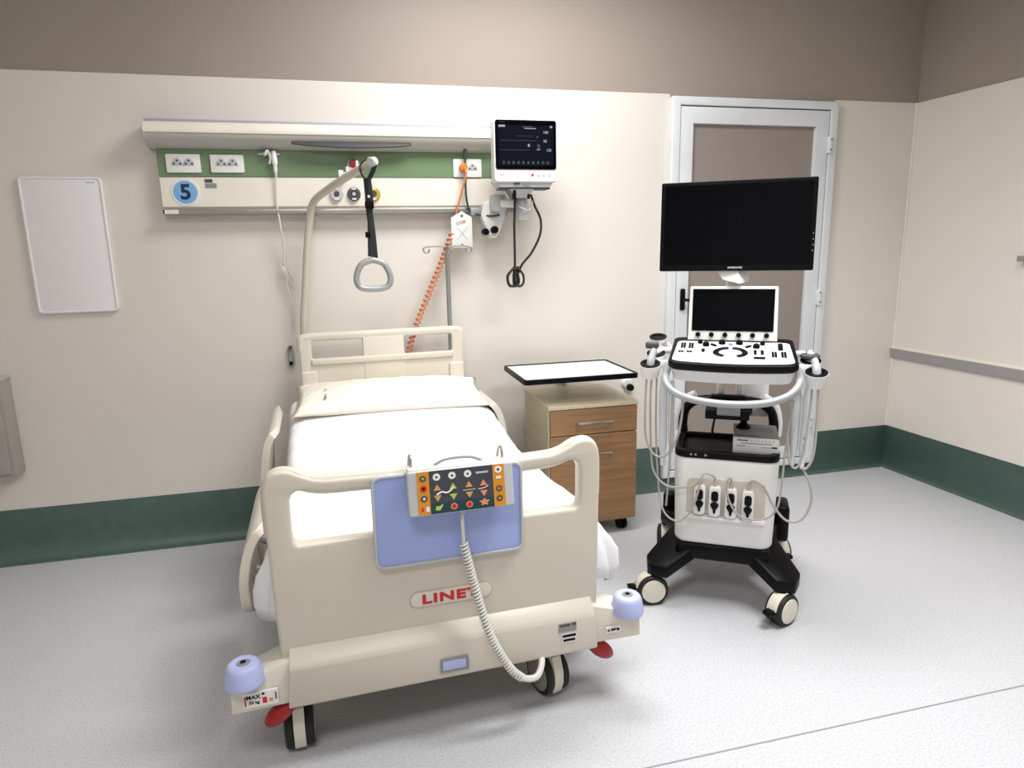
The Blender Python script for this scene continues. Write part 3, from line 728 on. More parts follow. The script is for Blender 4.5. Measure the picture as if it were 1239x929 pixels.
def pillow():
    b = bmesh.new(); n = 28; rows = []; rows2 = []
    W_, D_, T_ = .478, .215, .072
    for j in range(n+1):
        v = -1+2*j/n; r1, r2 = [], []
        for i in range(n+1):
            u = -1+2*i/n
            # pinched sides, pointed corners
            px = u*W_*(1-.055*(1-abs(v)**2.2)) ; py = v*D_*(1-.09*(1-abs(u)**3))
            h = T_*max(0, (1-abs(u)**3.2))**.62*max(0, (1-abs(v)**2.6))**.6
            wr_ = .004*math.sin(u*9+v*4)*(1-abs(v)**4)*(abs(u) > .4) + .0025*math.sin(u*21-v*13)
            edge = min(1-abs(u), 1-abs(v))
            if edge <= 0: wr_ = 0
            r1.append(b.verts.new((px, py, h+wr_))); 
            r2.append(r1[-1] if edge <= 1e-9 else b.verts.new((px, py, -h*.45+wr_*.3)))
        rows.append(r1); rows2.append(r2)
    for j in range(n):
        for i in range(n):
            b.faces.new((rows[j][i], rows[j][i+1], rows[j+1][i+1], rows[j+1][i]))
            q = [rows2[j][i], rows2[j+1][i], rows2[j+1][i+1], rows2[j][i+1]]
            if len(set(q)) > 2:
                try: b.faces.new(q)
                except ValueError: pass
    return b
pt = thing('pillow', 'flat white pillow lying at the head end of the bed', 'pillow', (-.20, -.375, .806), BROT, world=False, rot=(R(8), R(1.0), BROT+R(-1.5)))
pc = mk('pillow_case', pillow(), 'pillow', pt, ang=180)
for yy, s_ in ((-.02, .008), (-.082, .007), (-.112, .028)):
    mk('laundry_mark', box(-.325, -.312, yy-s_/2, yy+s_/2, .0615-abs(yy)*.05, .0640-abs(yy)*.05), 'grey_m', pt)

# bed control panel hanging on the footboard; local frame of the keypad
PT = thing('bed_control_panel', 'grey keypad with orange side strips and coiled cord hooked over the footboard', 'control panel', (-.099, -1.865, .842), world=False, rot=(R(-9), 0, R(2.0)))
PT.scale = (.965, 1, .91)
mk('casing', plate([rrect(-.163, .163, -.074, .070, .008)], -.016, .028, bev=.006, seg=3), 'grey_l', PT)
mk('top_shell', box(-.158, .158, -.010, .040, .060, .078, .006), 'white', PT)
mk('carry_grip', tube([(-.075, .02, .078), (-.045, .02, .092), (0, .02, .096), (.045, .02, .092), (.075, .02, .078)], .0045, 8), 'grey_m', PT)
for s in (-1, 1):
    mk('hook', tube([(s*.143, .030, .060), (s*.143, .030, .095), (s*.143, .038, .112), (s*.143, .066, .108), (s*.143, .088, .080), (s*.143, .090, .055)], .0045, 8), 'steel', PT)
y0, y1 = -.0178, -.0155
for x0, x1 in ((-.134, -.098), (.098, .134)): mk('orange_strip', box(x0, x1, y0, y1, -.070, .067), 'orange', PT)
kp = mk('keypad', box(-.0975, .0975, y0, y1, -.070, .067), 'panel_dark', PT)
mk('teal_row', box(-.0975, .0975, y0-.0004, y1, -.070, -.036), 'teal', kp)
def disc_b(x, z, r, mm, par, y=-.0190, hole_=None, holem='black'):
    d = mk('button', lathe([(0, y), (r, y), (r, y+.002)], (x, 0, z), 'Y', 18), mm, par)
    if hole_: mk('button_mark', lathe([(0, y-.0006), (hole_, y-.0006), (hole_, y)], (x, 0, z), 'Y', 10), holem, d)
def tri(x, z, r, up_, mm):
    s = 1 if up_ else -1
    mk('arrow_button', plate([[(x-r, z-s*r*.7), (x+r, z-s*r*.7), (x, z+s*r)]], -.0192, -.0170), mm, kp)
for x in (-.075, -.028, .020): disc_b(x, .047, .0115, 'paper', kp, hole_=.0035)
mk('brand_line', box(.045, .083, -.0188, -.017, .044, .050), 'grey_l', kp)
for x, m1 in ((-.075, 'tan'), (-.027, 'lime'), (.022, 'tan'), (.067, 'salmon')):
    tri(x, .012, .0115, True, m1); tri(x, -.020, .0115, False, m1)
mk('bed_pictogram', tube([(-.078, -.0185, -.010), (-.062, -.0185, -.002), (-.048, -.0185, -.006), (-.035, -.0185, .000), (-.026, -.0185, .010)], .0028, 6), 'paper', kp)
mk('bed_pictogram', box(.003, .041, -.0186, -.017, -.006, -.0035), 'grey_l', kp)
mk('bed_pictogram', tube([(.050, -.0185, -.006), (.070, -.0185, -.004), (.082, -.0185, .003)], .0018, 6), 'grey_l', kp)
mk('chair_pictogram', plate([[(-.084, -.058), (-.070, -.060), (-.062, -.048), (-.060, -.040), (-.070, -.046), (-.082, -.046)]], -.0195, -.017), 'lime', kp)
disc_b(-.027, -.052, .0105, 'salmon', kp, hole_=.007, holem='red'); disc_b(.020, -.052, .0105, 'salmon', kp, hole_=.007, holem='red')
mk('star_pictogram', plate([[(.067+(.018 if k % 2 == 0 else .009)*math.cos(PI*k/5+.3), -.050+(.013 if k % 2 == 0 else .008)*math.sin(PI*k/5+.3)) for k in range(10)]], -.0195, -.017), 'salmon', kp)
for z, mm, hm in ((.046, 'grey_d', 'lime'), (.014, 'red', 'black'), (-.018, 'grey_d', 'paper')): disc_b(-.116, z, .010, mm, PT, hole_=.004, holem=hm)
mk('key_print', box(-.125, -.119, -.0190, -.017, -.058, -.046), 'red', PT); mk('key_print', box(-.112, -.102, -.0190, -.017, -.060, -.044), 'paper', PT)
disc_b(.115, .050, .0115, 'paper', PT, hole_=.004); disc_b(.115, -.012, .010, 'grey_d', PT, hole_=.004, holem='orange'); disc_b(.115, -.044, .010, 'grey_d', PT, hole_=.004, holem='orange')
mk('key_print', box(.107, .123, -.0190, -.017, .020, .028), 'paper', PT)
mk('cord_socket', tube([(0, .004, -.066), (0, .004, -.086)], .009, 10, raw=True), 'grey_l', PT)
# its coiled cord (part, meshes in room coordinates)
OFF = Vector((0, 0, 0))
cp = [(-.096, -1.862, .665), (-.088, -1.866, .62), (-.072, -1.868, .54), (-.052, -1.882, .45), (-.030, -1.893, .37), (.000, -1.896, .30), (.035, -1.896, .238), (.070, -1.893, .200)]
cc = mk('coiled_cord', tube(helix(cp, .0105, 46, 10), .0042, 6, raw=True), 'cabl_w', PT)
from mathutils import Euler
cc.matrix_parent_inverse = Matrix.LocRotScale(PT.location, PT.rotation_euler, PT.scale).inverted()
mk('straight_lead', tube([(-.098, -1.853, .775), (-.097, -1.862, .72), (-.096, -1.862, .66)], .0055, 8), 'cabl_w', cc)
mk('cord_core', tube(cp, .0075, 6), 'grey_m', cc)
mk('tail_lead', tube([(.066, -1.893, .203), (.095, -1.888, .190), (.125, -1.878, .190), (.150, -1.84, .212), (.155, -1.78, .245)], .0105, 8), 'cabl_w', cc)

# trapeze pole and grip
t = thing('lifting_pole', 'bent beige steel lifting pole rising from the head of the bed', 'lifting pole', (-.62, -.085, .45))
pp = [(-.625, -.075, .45), (-.622, -.075, .80), (-.615, -.08, 1.13), (-.590, -.09, 1.34), (-.562, -.10, 1.56), (-.542, -.11, 1.68), (-.532, -.118, 1.728), (-.520, -.135, 1.758), (-.495, -.17, 1.787), (-.440, -.24, 1.820), (-.36, -.345, 1.862), (-.29, -.435, 1.893), (-.222, -.525, 1.922)]
mk('pole', tube(pp, .0185, 14, n=5), 'steel_paint', t)
mk('end_cap', lathe([(0, -.001), (.018, 0), (.021, .004), (.021, .022), (.018, .026), (0, .026)], (0, 0, 0), 'Z', 18, mtx=Matrix.Translation((-.232, -.515, 1.918)) @ Matrix.Rotation(R(-80), 4, 'X') @ Matrix.Rotation(R(28), 4, 'Y') @ Matrix.Rotation(PI, 4, 'X')), 'grey_l', t)
for (x, y, z) in ((-.300, -.43, 1.900), (-.345, -.37, 1.880)):
    mk('strap_stop', lathe([(0, z+.034), (.006, z+.032), (.007, z)], (x, y, 0), 'Z', 10), 'paper', t)
t = thing('trapeze_grip', 'triangular grey hand grip on a black strap below the lifting pole', 'grip handle', (-.258, -.49, 1.35))
lp = [(-.262, -.475, 1.925), (-.235, -.50, 1.937), (-.225, -.52, 1.905), (-.240, -.50, 1.865), (-.262, -.485, 1.840), (-.285, -.47, 1.875), (-.285, -.465, 1.905)]
mk('strap_loop', tube(lp, .0130, 8, closed=True, flat=.30), 'strap', t)
mk('strap', tube([(-.262, -.49, 1.85), (-.260, -.49, 1.78), (-.258, -.49, 1.70), (-.250, -.49, 1.58), (-.247, -.49, 1.475)], .0150, 10, flat=.22, ref=(0, 1, 0)), 'strap', t)
mk('strap', tube([(-.256, -.495, 1.85), (-.250, -.495, 1.78), (-.256, -.495, 1.70), (-.262, -.495, 1.58), (-.266, -.495, 1.50)], .0120, 10, flat=.22, ref=(0, 1, 0)), 'strap', t)
mk('buckle', box(-.277, -.237, -.508, -.480, 1.715, 1.750, .004), 'black', t)
mk('slider', box(-.284, -.260, -.505, -.482, 1.585, 1.612, .005), 'black', t)
mk('rivet', lathe([(0, -.512), (.006, -.512), (.006, -.505)], (-.258, 0, 1.768), 'Y', 10), 'paper', t)
gp = [(-.248, 1.482), (-.208, 1.466), (-.186, 1.428), (-.180, 1.390), (-.194, 1.362), (-.222, 1.352), (-.258, 1.350), (-.294, 1.352), (-.322, 1.362), (-.336, 1.390), (-.330, 1.428), (-.308, 1.466), (-.268, 1.482)]
mk('grip', tube([(x, -.49, z) for x, z in gp], .0145, 12, closed=True), 'galv', t)

# ------------------------------------------------------------------ bedside cabinet and overbed table
t = thing('bedside_cabinet', 'pale bedside cabinet with brown wood drawer fronts beside the bed', 'cabinet', (.815, -.31, 0))
mk('carcass', box(.572, 1.056, -.545, -.085, .075, .712, .002, 1), 'maple', t)
mk('top_board', box(.567, 1.062, -.565, -.08, .710, .732, .003), 'maple', t)
dr = mk('drawer', box(.578, 1.056, -.563, -.545, .572, .706, .002, 1), 'oak', t)
dr2 = mk('door', box(.578, 1.056, -.563, -.545, .080, .566, .002, 1), 'oak', t)
def bar_handle(z, par):
    mk('handle', tube([(.722, -.563, z), (.722, -.590, z), (.725, -.592, z), (.900, -.592, z), (.903, -.590, z), (.903, -.563, z)], .0065, 8, raw=True), 'steel', par)
bar_handle(.638, dr); bar_handle(.470, dr2)
for x, y in ((.62, -.50), (1.00, -.50), (.62, -.13), (1.00, -.13)):
    mk('castor', lathe([(0, -.024), (.030, -.024), (.034, -.019), (.034, -.006), (.024, -.003), (.024, .003), (.034, .006), (.034, .019), (.030, .024), (0, .024)], (x, y, .034), 'X', 20, mtx=None), 'black', t)
    mk('castor_fork', box(x-.022, x+.022, y-.020, y+.020, .05, .076, .004), 'grey_d', t)
t = thing('overbed_table', 'white table top with black rim standing over the bedside cabinet', 'table', (.74, -.37, 0))
mk('table_top', plate([rrect(.446, 1.034, -.588, -.158, .012)], .862, .880, 'XY', bev=.002), 'white', t)
mk('edge_rim', plate([rrect(.434, 1.046, -.600, -.146, .022), rrect(.449, 1.031, -.585, -.161, .010)], .858, .885, 'XY', bev=.004), 'black', t)
mk('underside_bracket', box(.905, .945, -.50, -.17, .838, .862, .004), 'black', t)
mk('underside_bracket', box(.60, 1.0, -.20, -.17, .842, .862, .004), 'grey_d', t)
mk('column', box(.78, .83, -.070, -.045, .06, .850, .004), 'galv', t)
mk('column_arm', box(.78, .83, -.40, -.045, .840, .862, .004), 'grey_d', t)
mk('foot_bar', box(.66, .96, -.075, -.045, .035, .062, .006), 'galv', t)
for x in (.68, .94): mk('castor', lathe([(0, -.010), (.017, -.010), (.018, 0), (.017, .010), (0, .010)], (x, -.06, .018), 'X', 16), 'black', t)
t = thing('wall_socket', 'round white wall socket with black centre just above the cabinet top', 'socket', (1.245, -.01, .65))
mk('socket_ring', lathe([(0, -.030), (.026, -.030), (.034, -.022), (.038, -.006)], (1.238, 0, .702), 'Y', 24), 'white', t)
mk('black_plug', lathe([(0, -.062), (.018, -.060), (.021, -.05), (.021, -.028)], (1.246, 0, .682), 'Y', 18), 'black', t)

# ------------------------------------------------------------------ ultrasound cart
CA = R(-32)
CLOC = (1.208, -1.171, 0)
C = thing('ultrasound_cart', 'white and black ultrasound machine on a wheeled cart with two dark screens', 'medical cart', CLOC, CA, world=False)
# base
b = box(-.190, .190, -.255, .20, .205, .283, .02, 3)
bs = mk('base', b, 'black', C)
for sx in (-1, 1):
    for sy in (-1, 1):
        if sy < 0:
            lo = [(sx*.10, -.235, .205), (sx*.215, -.325, .132), (sx*.290, -.310, .130), (sx*.312, -.240, .135), (sx*.195, -.02, .195)]
            hi = [(sx*.10, -.240, .270), (sx*.215, -.330, .188), (sx*.290, -.315, .185), (sx*.314, -.240, .200), (sx*.205, -.02, .285)]
        else:
            lo = [(sx*.08, .12, .195), (sx*.235, .310, .150), (sx*.290, .300, .150), (sx*.300, .235, .155), (sx*.195, .0, .195)]
            hi = [(sx*.08, .12, .285), (sx*.235, .315, .225), (sx*.290, .305, .225), (sx*.300, .235, .235), (sx*.205, .0, .290)]
        mk('base_leg', bevel_all(prism_pts(lo, hi), .012, 3), 'black', C)
mk('rear_bumper', box(-.285, -.225, .18, .25, .22, .330, .02, 3), 'black', C)
mk('rear_bumper', box(.225, .290, .10, .25, .17, .345, .02, 3), 'black', C)
def castor(c, az, r=.066, cm='cream'):
    """az: world-like heading of the wheel axis inside the cart frame"""
    mt = Matrix.Translation(c) @ Matrix.Rotation(az, 4, 'Z')
    prof = [(0, -.036), (r*.86, -.036), (r*.96, -.034), (r, -.029), (r, -.008), (r*.92, -.005), (r*.92, .005), (r, .008), (r, .029), (r*.96, .034), (r*.86, .036), (0, .036)]
    w_ = mk('castor_wheel', lathe(prof, (0, 0, r), 'X', 36, mtx=mt), 'rubber', C)
    for s in (-1, 1):
        mk('wheel_cover', lathe([(r*.79, s*.035), (r*.77, s*.039), (r*.5, s*.041), (0, s*.0415)], (0, 0, r), 'X', 32, mtx=mt), cm, w_)
    arc = [(-.072, r+.012)]+[(r*1.12*math.cos(a), r+r*1.12*math.sin(a)) for a in [R(170-14*k) for k in range(12)]]
    inn = [(r*1.02*math.cos(a), r+r*1.02*math.sin(a)) for a in [R(16+14*k) for k in range(12)]]
    f_ = mk('castor_fender', plate([arc+inn], -.022, .022, 'YZ', bev=.002, mtx=mt), 'cream', w_)
    mk('brake_tab', box(-.018, .018, -.105, -.068, r+.000, r+.018, .004, mtx=mt), 'black', w_)
    mk('castor_stem', tube([(c[0], c[1], r*2), (c[0], c[1], .19)], .020, 10, raw=True), 'black', w_)
castor((-.283, -.285, 0), R(-68))
castor((.243, -.305, 0), R(-38))
castor((-.275, .255, 0), R(8), cm='black')
castor((.262, .250, 0), R(25), cm='black')
# body
b = plate([rrect(-.207, .207, -.268, .035, .055, 7)], .280, .672, 'XY', bev=.022, seg=4)
for v in b.verts:                     # slightly narrower and set back at the bottom
    k = (.672-v.co.z)/.39; v.co.x *= 1-.045*k; v.co.y += .012*k
body = mk('body', b, 'white', C, ang=50)
b = plate([rrect(-.207, .207, -.270, .040, .055, 7), rrect(-.180, .180, -.240, .02, .035, 7)], .664, .694, 'XY', bev=.005)
tray = mk('tray', b, 'black', C)
mk('tray_floor', plate([rrect(-.195, .195, -.255, .030, .045, 7)], .660, .676, 'XY'), 'black', tray)
for x in (-.05-.05, -.078-.04, -.04-.02):
    mk('tray_button', lathe([(0, -.2715), (.005, -.2715), (.005, -.269)], (x-.02, 0, .680), 'Y', 10), 'grey_m', tray)
pk = mk('connector_bay', plate([rrect(-.148, .158, .402, .582, .022)], -.2705, -.258, bev=.003), 'bay', body)
mk('bay_lip', prism_pts([(-.150, -.262, .398), (.160, -.262, .398), (.160, -.292, .410), (-.150, -.292, .410)], [(-.150, -.262, .425), (.160, -.262, .425), (.160, -.290, .420), (-.150, -.290, .420)]), 'white', body)
cx_ = (-.097, -.037, .026, .092)
for i, x in enumerate(cx_):
    z = .498-.003*i
    cn_ = mk('probe_connector', plate([rrect(x-.023, x+.023, z-.068, z+.062, .016)], -.300, -.268, bev=.005, seg=2), 'white', C)
    mk('connector_grip', plate([rrect(x-.014, x+.014, z+.000, z+.044, .012)], -.304, -.298, bev=.001), 'black', cn_)
    mk('lock_lever', plate([[(x-.017, z-.013), (x-.006, z-.002), (x+.006, z-.002), (x+.017, z-.013), (x+.013, z-.024), (x+.006, z-.034), (x+.004, z-.050), (x-.004, z-.050), (x-.006, z-.034), (x-.013, z-.024)]], -.307, -.298, bev=.001), 'black', cn_)
    mk('strain_relief', tube([(x, -.286, z+.055), (x, -.288, z+.085)], [.010, .007], 8, raw=True), 'beige_d', cn_)
# arched columns
for s in (-1, 1):
    col = mk('arch_column', tube([(s*.190, .015, .700), (s*.192, .015, .75), (s*.182, .015, .80), (s*.158, .010, .830), (s*.12, .0, .850), (s*.03, 0, .858)], [.028, .026, .025, .025, .025, .025], 12, flat=.8), 'black', C)
    mk('column_cover', tube([(s*.207, .028, .700), (s*.209, .028, .755), (s*.198, .028, .815), (s*.176, .023, .850), (s*.14, .018, .872)], .019, 12), 'white', C)
mk('yoke', box(-.052, -.018, .00, .05, .86, 1.05, .012, 3), 'white', C)
mk('yoke', box(.040, .062, .00, .05, .86, 1.05, .010, 3), 'white', C)
mk('undershelf', box(-.092, .085, -.16, .0, .805, .845, .006), 'black', C)
mk('undershelf_label', box(-.045, .048, -.1635, -.16, .825, .862, .002), 'grey_m', C)
mk('undershelf_arm', box(-.075, .07, -.05, -.01, .842, .885, .006), 'black', C)
mk('stalk', lathe([(0, .748), (.028, .750), (.030, .762), (.014, .778), (.014, .795), (.032, .820), (.034, .86), (0, .86)], (.065, -.08, 0), 'Z', 18), 'black', C)
mk('rear_cover', plate([rrect(-.065, .165, .775, .80, .008)], .05, .10, bev=.004), 'white', C)
mk('rear_panel', plate([rrect(.03, .165, .79, .95, .03)], .045, .09, bev=.006), 'white', C)
single_cable = mk('power_lead', tube([(-.050, -.02, .81), (-.055, -.02, .77), (-.062, -.02, .72), (-.060, -.01, .70)], .005, 8), 'cabl_d', C)
# console
CM = Matrix.Translation((.004, -.235, 1.112)) @ Matrix.Rotation(R(15), 4, 'X')
def con_outline(w0, w1, d0, d1, r, bow=.018):
    o = []
    for x, y in rrect(-1, 1, -1, 1, .16, 6):
        yy = d0+(d1-d0)*(y+1)/2; ww = w0+(w1-w0)*(y+1)/2
        o.append((x*ww, yy-(bow*(1-x*x) if y < 0 else 0)))
    return o
def finer(o):
    out = []
    for i in range(len(o)):
        a, c = o[i], o[(i+1) % len(o)]
        n = 8 if abs(a[0]-c[0])+abs(a[1]-c[1]) > .1 else 1
        for k in range(n): out.append((a[0]+(c[0]-a[0])*k/n, a[1]+(c[1]-a[1])*k/n))
    return out
def con(w0, w1, d0, d1, bow=.018):
    base = finer(rrect(-1, 1, -1, 1, .16, 6)); o = []
    for x, y in base:
        yy = d0+(d1-d0)*(y+1)/2; ww = w0+(w1-w0)*(y+1)/2
        o.append((x*ww, yy-(bow*(1-x*x)*(1 if y < 0 else 0))))
    return o
cons = mk('console', plate([con(.240, .232, -.130, .130)], -.028, .000, 'XY', bev=.007, seg=3), 'black', C, loc=(.004, -.235, 1.112), rot=(R(15), 0, 0))
mk('keyboard_plate', plate([con(.226, .214, -.117, .078)], -.001, .0035, 'XY', bev=.001), 'white', cons)
zt = .0035
KS = -.030
def key(x, y, w_, h_, mm='black', hz=.004, r=.002):
    y += KS; w_ *= 1.2; h_ *= 1.15
    mk('key', plate([rrect(x-w_/2, x+w_/2, y-h_/2, y+h_/2, min(r, w_/2.1, h_/2.1), 3)], zt-.001, zt+hz, 'XY', bev=.0005), mm, cons)
KS = 0
def kp_(cx, cy): return ((cx-610)/365*.215, .078-(cy-365)/140*.195)
for gx, gy in ((287, 402), (339, 402), (872, 452), (930, 452)):
    for i in range(3):
        for j in range(2):
            x, y = kp_(gx-9+18*j, gy-13+13*i); key(x, y, .0075, .011)
for gx in (278, 333):
    for j in range(2): x, y = kp_(gx-10+20*j, 446); key(x, y, .009, .009)
for gx, gy in ((397, 380), (437, 397), (541, 380), (655, 380), (763, 403), (803, 382)):
    x, y = kp_(gx, gy); r_ = .0125 if gx not in (397, 803) else .009
    mk('dial', lathe([(0, zt+.014), (r_*.8, zt+.014), (r_, zt+.011), (r_*1.1, zt)], (x, y, 0), 'Z', 20), 'black', cons)
x, y = kp_(597, 388); mk('dial', lathe([(0, zt+.006), (.007, zt+.006), (.009, zt)], (x, y, 0), 'Z', 16), 'grey_m', cons)
for gx, gy, a in ((487, 396, -40), (712, 402, 40)):
    x, y = kp_(gx, gy)
    mk('toggle', box(-.013, .013, -.006, .006, zt-.001, zt+.006, .002, mtx=Matrix.Translation((x, y, 0)) @ Matrix.Rotation(R(a), 4, 'Z')), 'black', cons)
acx, acy = kp_(598, 444)
for s_ in (-1, 1):
    pts = [(acx+s_*.055*math.cos(R(a)), acy+.042*math.sin(R(a))) for a in (-62, -35, -8, 18, 42, 64, 82)]
    mk('arc_keys', tube([(x, y, zt+.001) for x, y in pts], .0115, 8, flat=.35), 'black', cons)
mk('trackball', lathe([(0, .005+zt), (.012, .003+zt), (.016, zt), (.018, zt+.001), (.020, zt)], (acx, acy+.002, 0), 'Z', 24), 'board', cons)
for gx in (755, 798): x, y = kp_(gx, 440); key(x, y, .009, .034, 'black', .004)
x, y = kp_(780, 478); key(x, y, .036, .014, 'black', .004, .005)
for q in (-6, 6): x, y = kp_(422, 435+q); key(x, y, .011, .010)
x, y = kp_(872, 400); mk('gel_tray', box(x-.018, x+.018, y-.028, y+.022, zt-.001, zt+.001, .001, 1), 'grey_l', cons)
x, y = kp_(914, 400); mk('slide_control', box(x-.009, x+.009, y-.030, y+.028, zt-.001, zt+.008, .003), 'black', cons)
# skirt under the console
b = prism_pts([(x*.94, y*.86, -.088) for x, y in con(.232, .222, -.125, .13)], [(x, y, -.034) for x, y in con(.232, .222, -.125, .13)])
for v in b.verts:
    if v.co.z < -.06: v.co.z += .25*(v.co.y)*0 
mk('console_shell', b, 'white', cons, ang=60)
# handle bar
hp = [(-.215, -.10, 1.040), (-.240, -.22, 1.035), (-.244, -.33, 1.020), (-.236, -.385, .998), (-.200, -.420, .970), (-.12, -.440, .948), (0, -.448, .940), (.12, -.440, .948), (.200, -.420, .972), (.240, -.385, 1.004), (.250, -.33, 1.030), (.246, -.22, 1.045), (.222, -.10, 1.050)]
mk('handle_bar', tube(hp, .0145, 12), 'galv', C)
# small touch screen
b = plate([[(-.1725, -.110), (.1745, -.110), (.170, .106), (.166, .110), (-.166, .110), (-.170, .106)]], -.010, .022, bev=.004)
tp = mk('touch_screen', b, 'white', C, loc=(-.001, -.135, 1.248), rot=(R(-8), 0, 0))
mk('screen_glass', box(-.158, .158, -.0125, -.0095, -.072, .098), 'screen', tp)
for k in range(6):
    x = -.132+.053*k
    mk('knob', lathe([(0, -.030), (.009, -.030), (.010, -.020), (.010, -.009)], (x, 0, -.088), 'Y', 16), 'black', tp)
mk('screen_arm', tube([(0, -.06, 1.05), (0, -.08, 1.14), (0, -.105, 1.20)], .030, 12), 'white', C)
# main monitor
MZ = .004
b = plate([rrect(-.294, .291, -.175, .177, .006)], -.018, .030, bev=.003)
bm_ = mk('main_monitor', b, 'black', C, loc=(-.003, -.120, 1.594), rot=(R(-3), 0, 0))
mk('screen_glass', box(-.279, .276, -.0192, -.0175, -.150, .163), 'screen', bm_)
mk('maker_print', text_bm('SAMSUNG', .0105, .0006, .0003, sx=1.15, loc=(.002, -.0188, -.1625)), 'grey_l', bm_)
for k in range(4): mk('monitor_button', lathe([(0, -.0195), (.0022, -.0195), (.0022, -.0175)], (.284, 0, -.10+.022*k), 'Y', 8), 'grey_m', bm_)
mk('monitor_neck', tube([(-.002, -.04, 1.05), (-.002, -.035, 1.25), (-.002, -.035, 1.44)], .030, 12), 'white', C)
mk('neck_bracket', prism_pts([(-.045, -.135, 1.385), (.020, -.155, 1.370), (.055, -.10, 1.375), (-.02, -.05, 1.375)], [(-.080, -.125, 1.435), (.010, -.135, 1.430), (.060, -.07, 1.430), (-.04, -.03, 1.430)]), 'white', C)
# probe holders: three cups on either side
def cup(x, y, z, r_=.042, h=.052, full=True):
    prof = [(r_*.78, z-h), (r_*.95, z-h*.4), (r_, z-.004), (r_, z+.004), (r_*.80, z+.006), (r_*.78, z-.01), (r_*.60, z-h)] if full else [(r_*.85, z-.012), (r_, z-.010), (r_, z+.004), (r_*.80, z+.006), (r_*.74, z-.010)]
    tm = Matrix.Translation((x, y, z)) @ Matrix.Rotation(R(16), 4, 'X') @ Matrix.Translation((-x, -y, -z))
    c_ = mk('probe_holder', lathe(prof, (x, y, 0), 'Z', 24, mtx=tm), 'white', C)
    mk('holder_lining', lathe([(r_*.97, z+.0040), (r_*.97, z+.0078), (r_*.66, z+.0070), (r_*.62, z-.012), (0, z-.016)], (x, y, 0), 'Z', 24, mtx=tm), 'black', c_)
    return c_
for s in (-1, 1):
    dz = -.012 if s > 0 else 0
    xx = .312
    cup(s*xx, -.27, 1.048+dz); cup(s*(xx-.014), -.185, 1.078+dz, .040, .04, False)
    mk('holder_arm', box(min(s*.22, s*.31), max(s*.22, s*.31), -.235, -.215, 1.030, 1.062, .006), 'white', C)
    mk('holder_arm', tube([(s*.225, -.12, 1.08), (s*.27, -.14, 1.09), (s*.305, -.19, 1.085)], .014, 10), 'white', C)
cup(-.300, -.10, 1.135, .038, .03, False)
mk('holder_arm', tube([(-.225, -.08, 1.06), (-.26, -.08, 1.10), (-.285, -.09, 1.125)], .014, 10), 'white', C)
# probes
def probe(pts, rs, x, y, z0, label=None, mm='grey_m'):
    p = mk('probe', tube(pts, rs, 12, n=4), mm, C)
    return p
p = probe([(-.312, -.27, 1.015), (-.310, -.27, 1.06), (-.302, -.255, 1.10), (-.300, -.245, 1.118)], [.012, .016, .014, .013], 0, 0, 0, mm='grey_l')
mk('probe_head', box(-.335, -.282, -.262, -.232, 1.112, 1.140, .008, 3), 'grey_d', p)
p = probe([(.312, -.27, 1.00), (.313, -.27, 1.045), (.306, -.255, 1.078), (.300, -.25, 1.09)], [.012, .016, .014, .013], 0, 0, 0, mm='grey_l')
p = probe([(.30, -.18, 1.06), (.298, -.175, 1.085), (.292, -.165, 1.108)], [.018, .020, .014], 0, 0, 0, mm='grey_l')
mk('probe_head', lathe([(.022, 1.075), (.036, 1.082), (.037, 1.092), (.030, 1.098), (.014, 1.099)], (.296, -.175, 0), 'Z', 20), 'grey_d', p)
# hanging cable strands
def cab(pts, r=.0048, mm='cabl', n=6): return mk('probe_cable', tube(pts, r, 8, n=n), mm, C)
cab([(-.325, -.275, 1.0), (-.328, -.275, .90), (-.325, -.28, .76), (-.300, -.29, .690), (-.262, -.30, .668), (-.225, -.30, .69), (-.190, -.31, .77), (-.175, -.32, .88), (-.178, -.36, .95)])
cab([(-.305, -.27, 1.0), (-.308, -.27, .88), (-.300, -.28, .70), (-.285, -.29, .60), (-.235, -.30, .548), (-.17, -.305, .545), (-.12, -.30, .558), (-.097, -.29, .585)])
cab([(-.290, -.18, 1.06), (-.292, -.20, .95), (-.285, -.24, .75), (-.262, -.29, .52), (-.235, -.31, .43), (-.18, -.32, .402), (-.13, -.325, .45), (-.105, -.325, .53), (-.090, -.31, .60), (-.072, -.30, .612), (-.045, -.295, .60), (-.037, -.288, .585)], .0042)
cab([(.300, -.275, .98), (.298, -.275, .88), (.285, -.28, .72), (.262, -.285, .66), (.235, -.285, .69), (.225, -.28, .80), (.230, -.30, .95)])
cab([(.322, -.275, .98), (.326, -.275, .86), (.322, -.28, .72), (.300, -.29, .665), (.275, -.295, .665)])
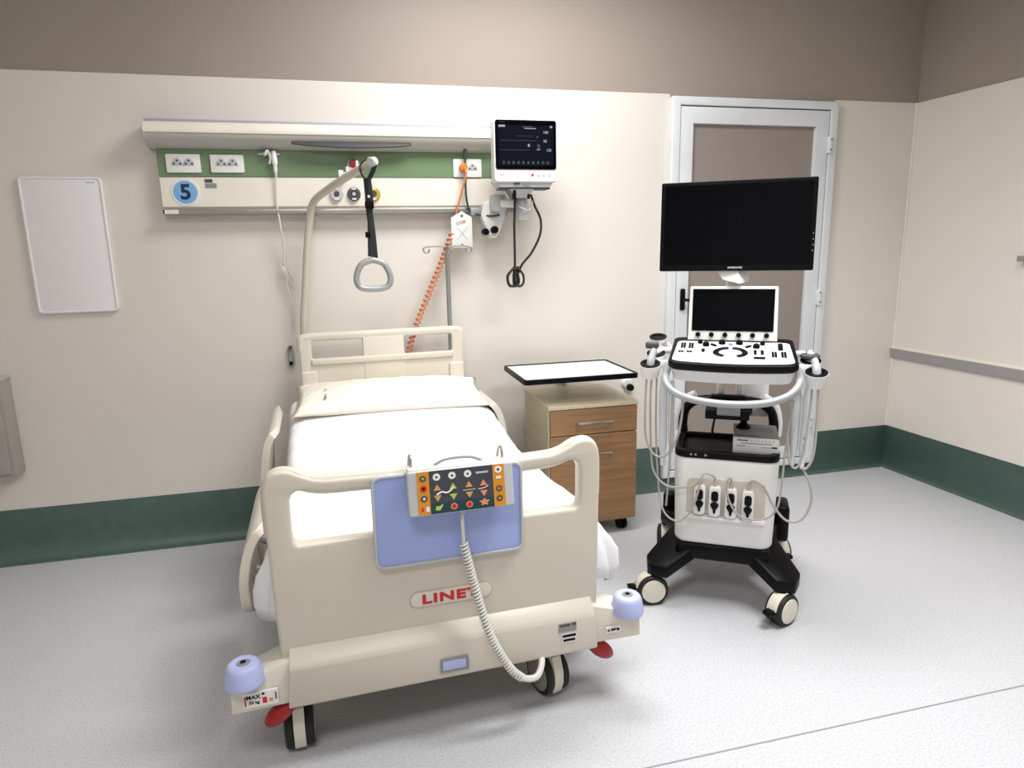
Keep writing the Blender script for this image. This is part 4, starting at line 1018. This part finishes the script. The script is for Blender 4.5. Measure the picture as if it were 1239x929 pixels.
cab([(.285, -.285, .665), (.315, -.29, .60), (.325, -.295, .53), (.295, -.30, .455), (.240, -.305, .445), (.190, -.31, .50), (.150, -.31, .575), (.118, -.30, .595), (.098, -.292, .588), (.092, -.288, .572)])
cab([(.026, -.288, .575), (.022, -.300, .600), (.010, -.305, .59), (.012, -.312, .53), (.045, -.318, .465), (.09, -.318, .442), (.15, -.31, .442), (.195, -.30, .475), (.212, -.295, .56), (.220, -.29, .75), (.235, -.32, .94)], .0042)
cab([(-.210, -.385, .965), (-.215, -.34, .80), (-.222, -.30, .62), (-.232, -.28, .45)], .0042)
for (x, y, zt_, zb, r_) in ((-.262, -.20, .99, .60, .018), (-.228, -.20, .97, .66, .014), (.262, -.16, .97, .63, .016), (.298, -.17, .96, .63, .018)):
    mk('cable_sleeve', tube([(x, y, zt_), (x*1.0, y, (zt_+zb)/2), (x*.985, y, zb)], [r_*.7, r_, r_, r_*.6], 10, n=6), 'alu', C)
for z in (.755, .725): mk('sleeve_button', lathe([(0, -.192), (.005, -.192), (.005, -.185)], (.296, 0, z), 'Y', 10), 'grey_m', C)

# recorder standing on the cart tray
def cl(x, y, z):
    v = Matrix.Rotation(CA, 4, 'Z') @ Vector((x, y, z)); return (v.x+CLOC[0], v.y+CLOC[1], v.z)
P = thing('medical_printer', 'white box-shaped printer with grey top standing on the cart tray', 'printer', cl(.112, -.105, .6765), CA, world=False)
mk('casing', box(-.086, .088, -.108, .100, 0, .078, .003), 'grey_m', P)
mk('front_panel', box(-.088, .090, -.114, -.106, .000, .074, .003), 'white', P)
for x0, x1, z, h_, mm in ((-.072, -.030, .064, .005, 'grey_d'), (-.058, .062, .052, .003, 'grey_m'), (-.074, -.040, .041, .003, 'grey_m'), (.022, .060, .038, .002, 'grey_m'), (.062, .082, .039, .006, 'black'), (-.078, .084, .016, .0012, 'grey_l')):
    mk('front_print', box(x0, x1, -.1152, -.1135, z-h_/2, z+h_/2), mm, P)
for k in range(7): mk('vent_mark', box(-.020+.014*k, -.014+.014*k, -.1152, -.1135, .060, .066), 'grey_l', P)
mk('top_label', box(-.080, .010, -.098, -.088, .0775, .0790), 'grey_d', P)
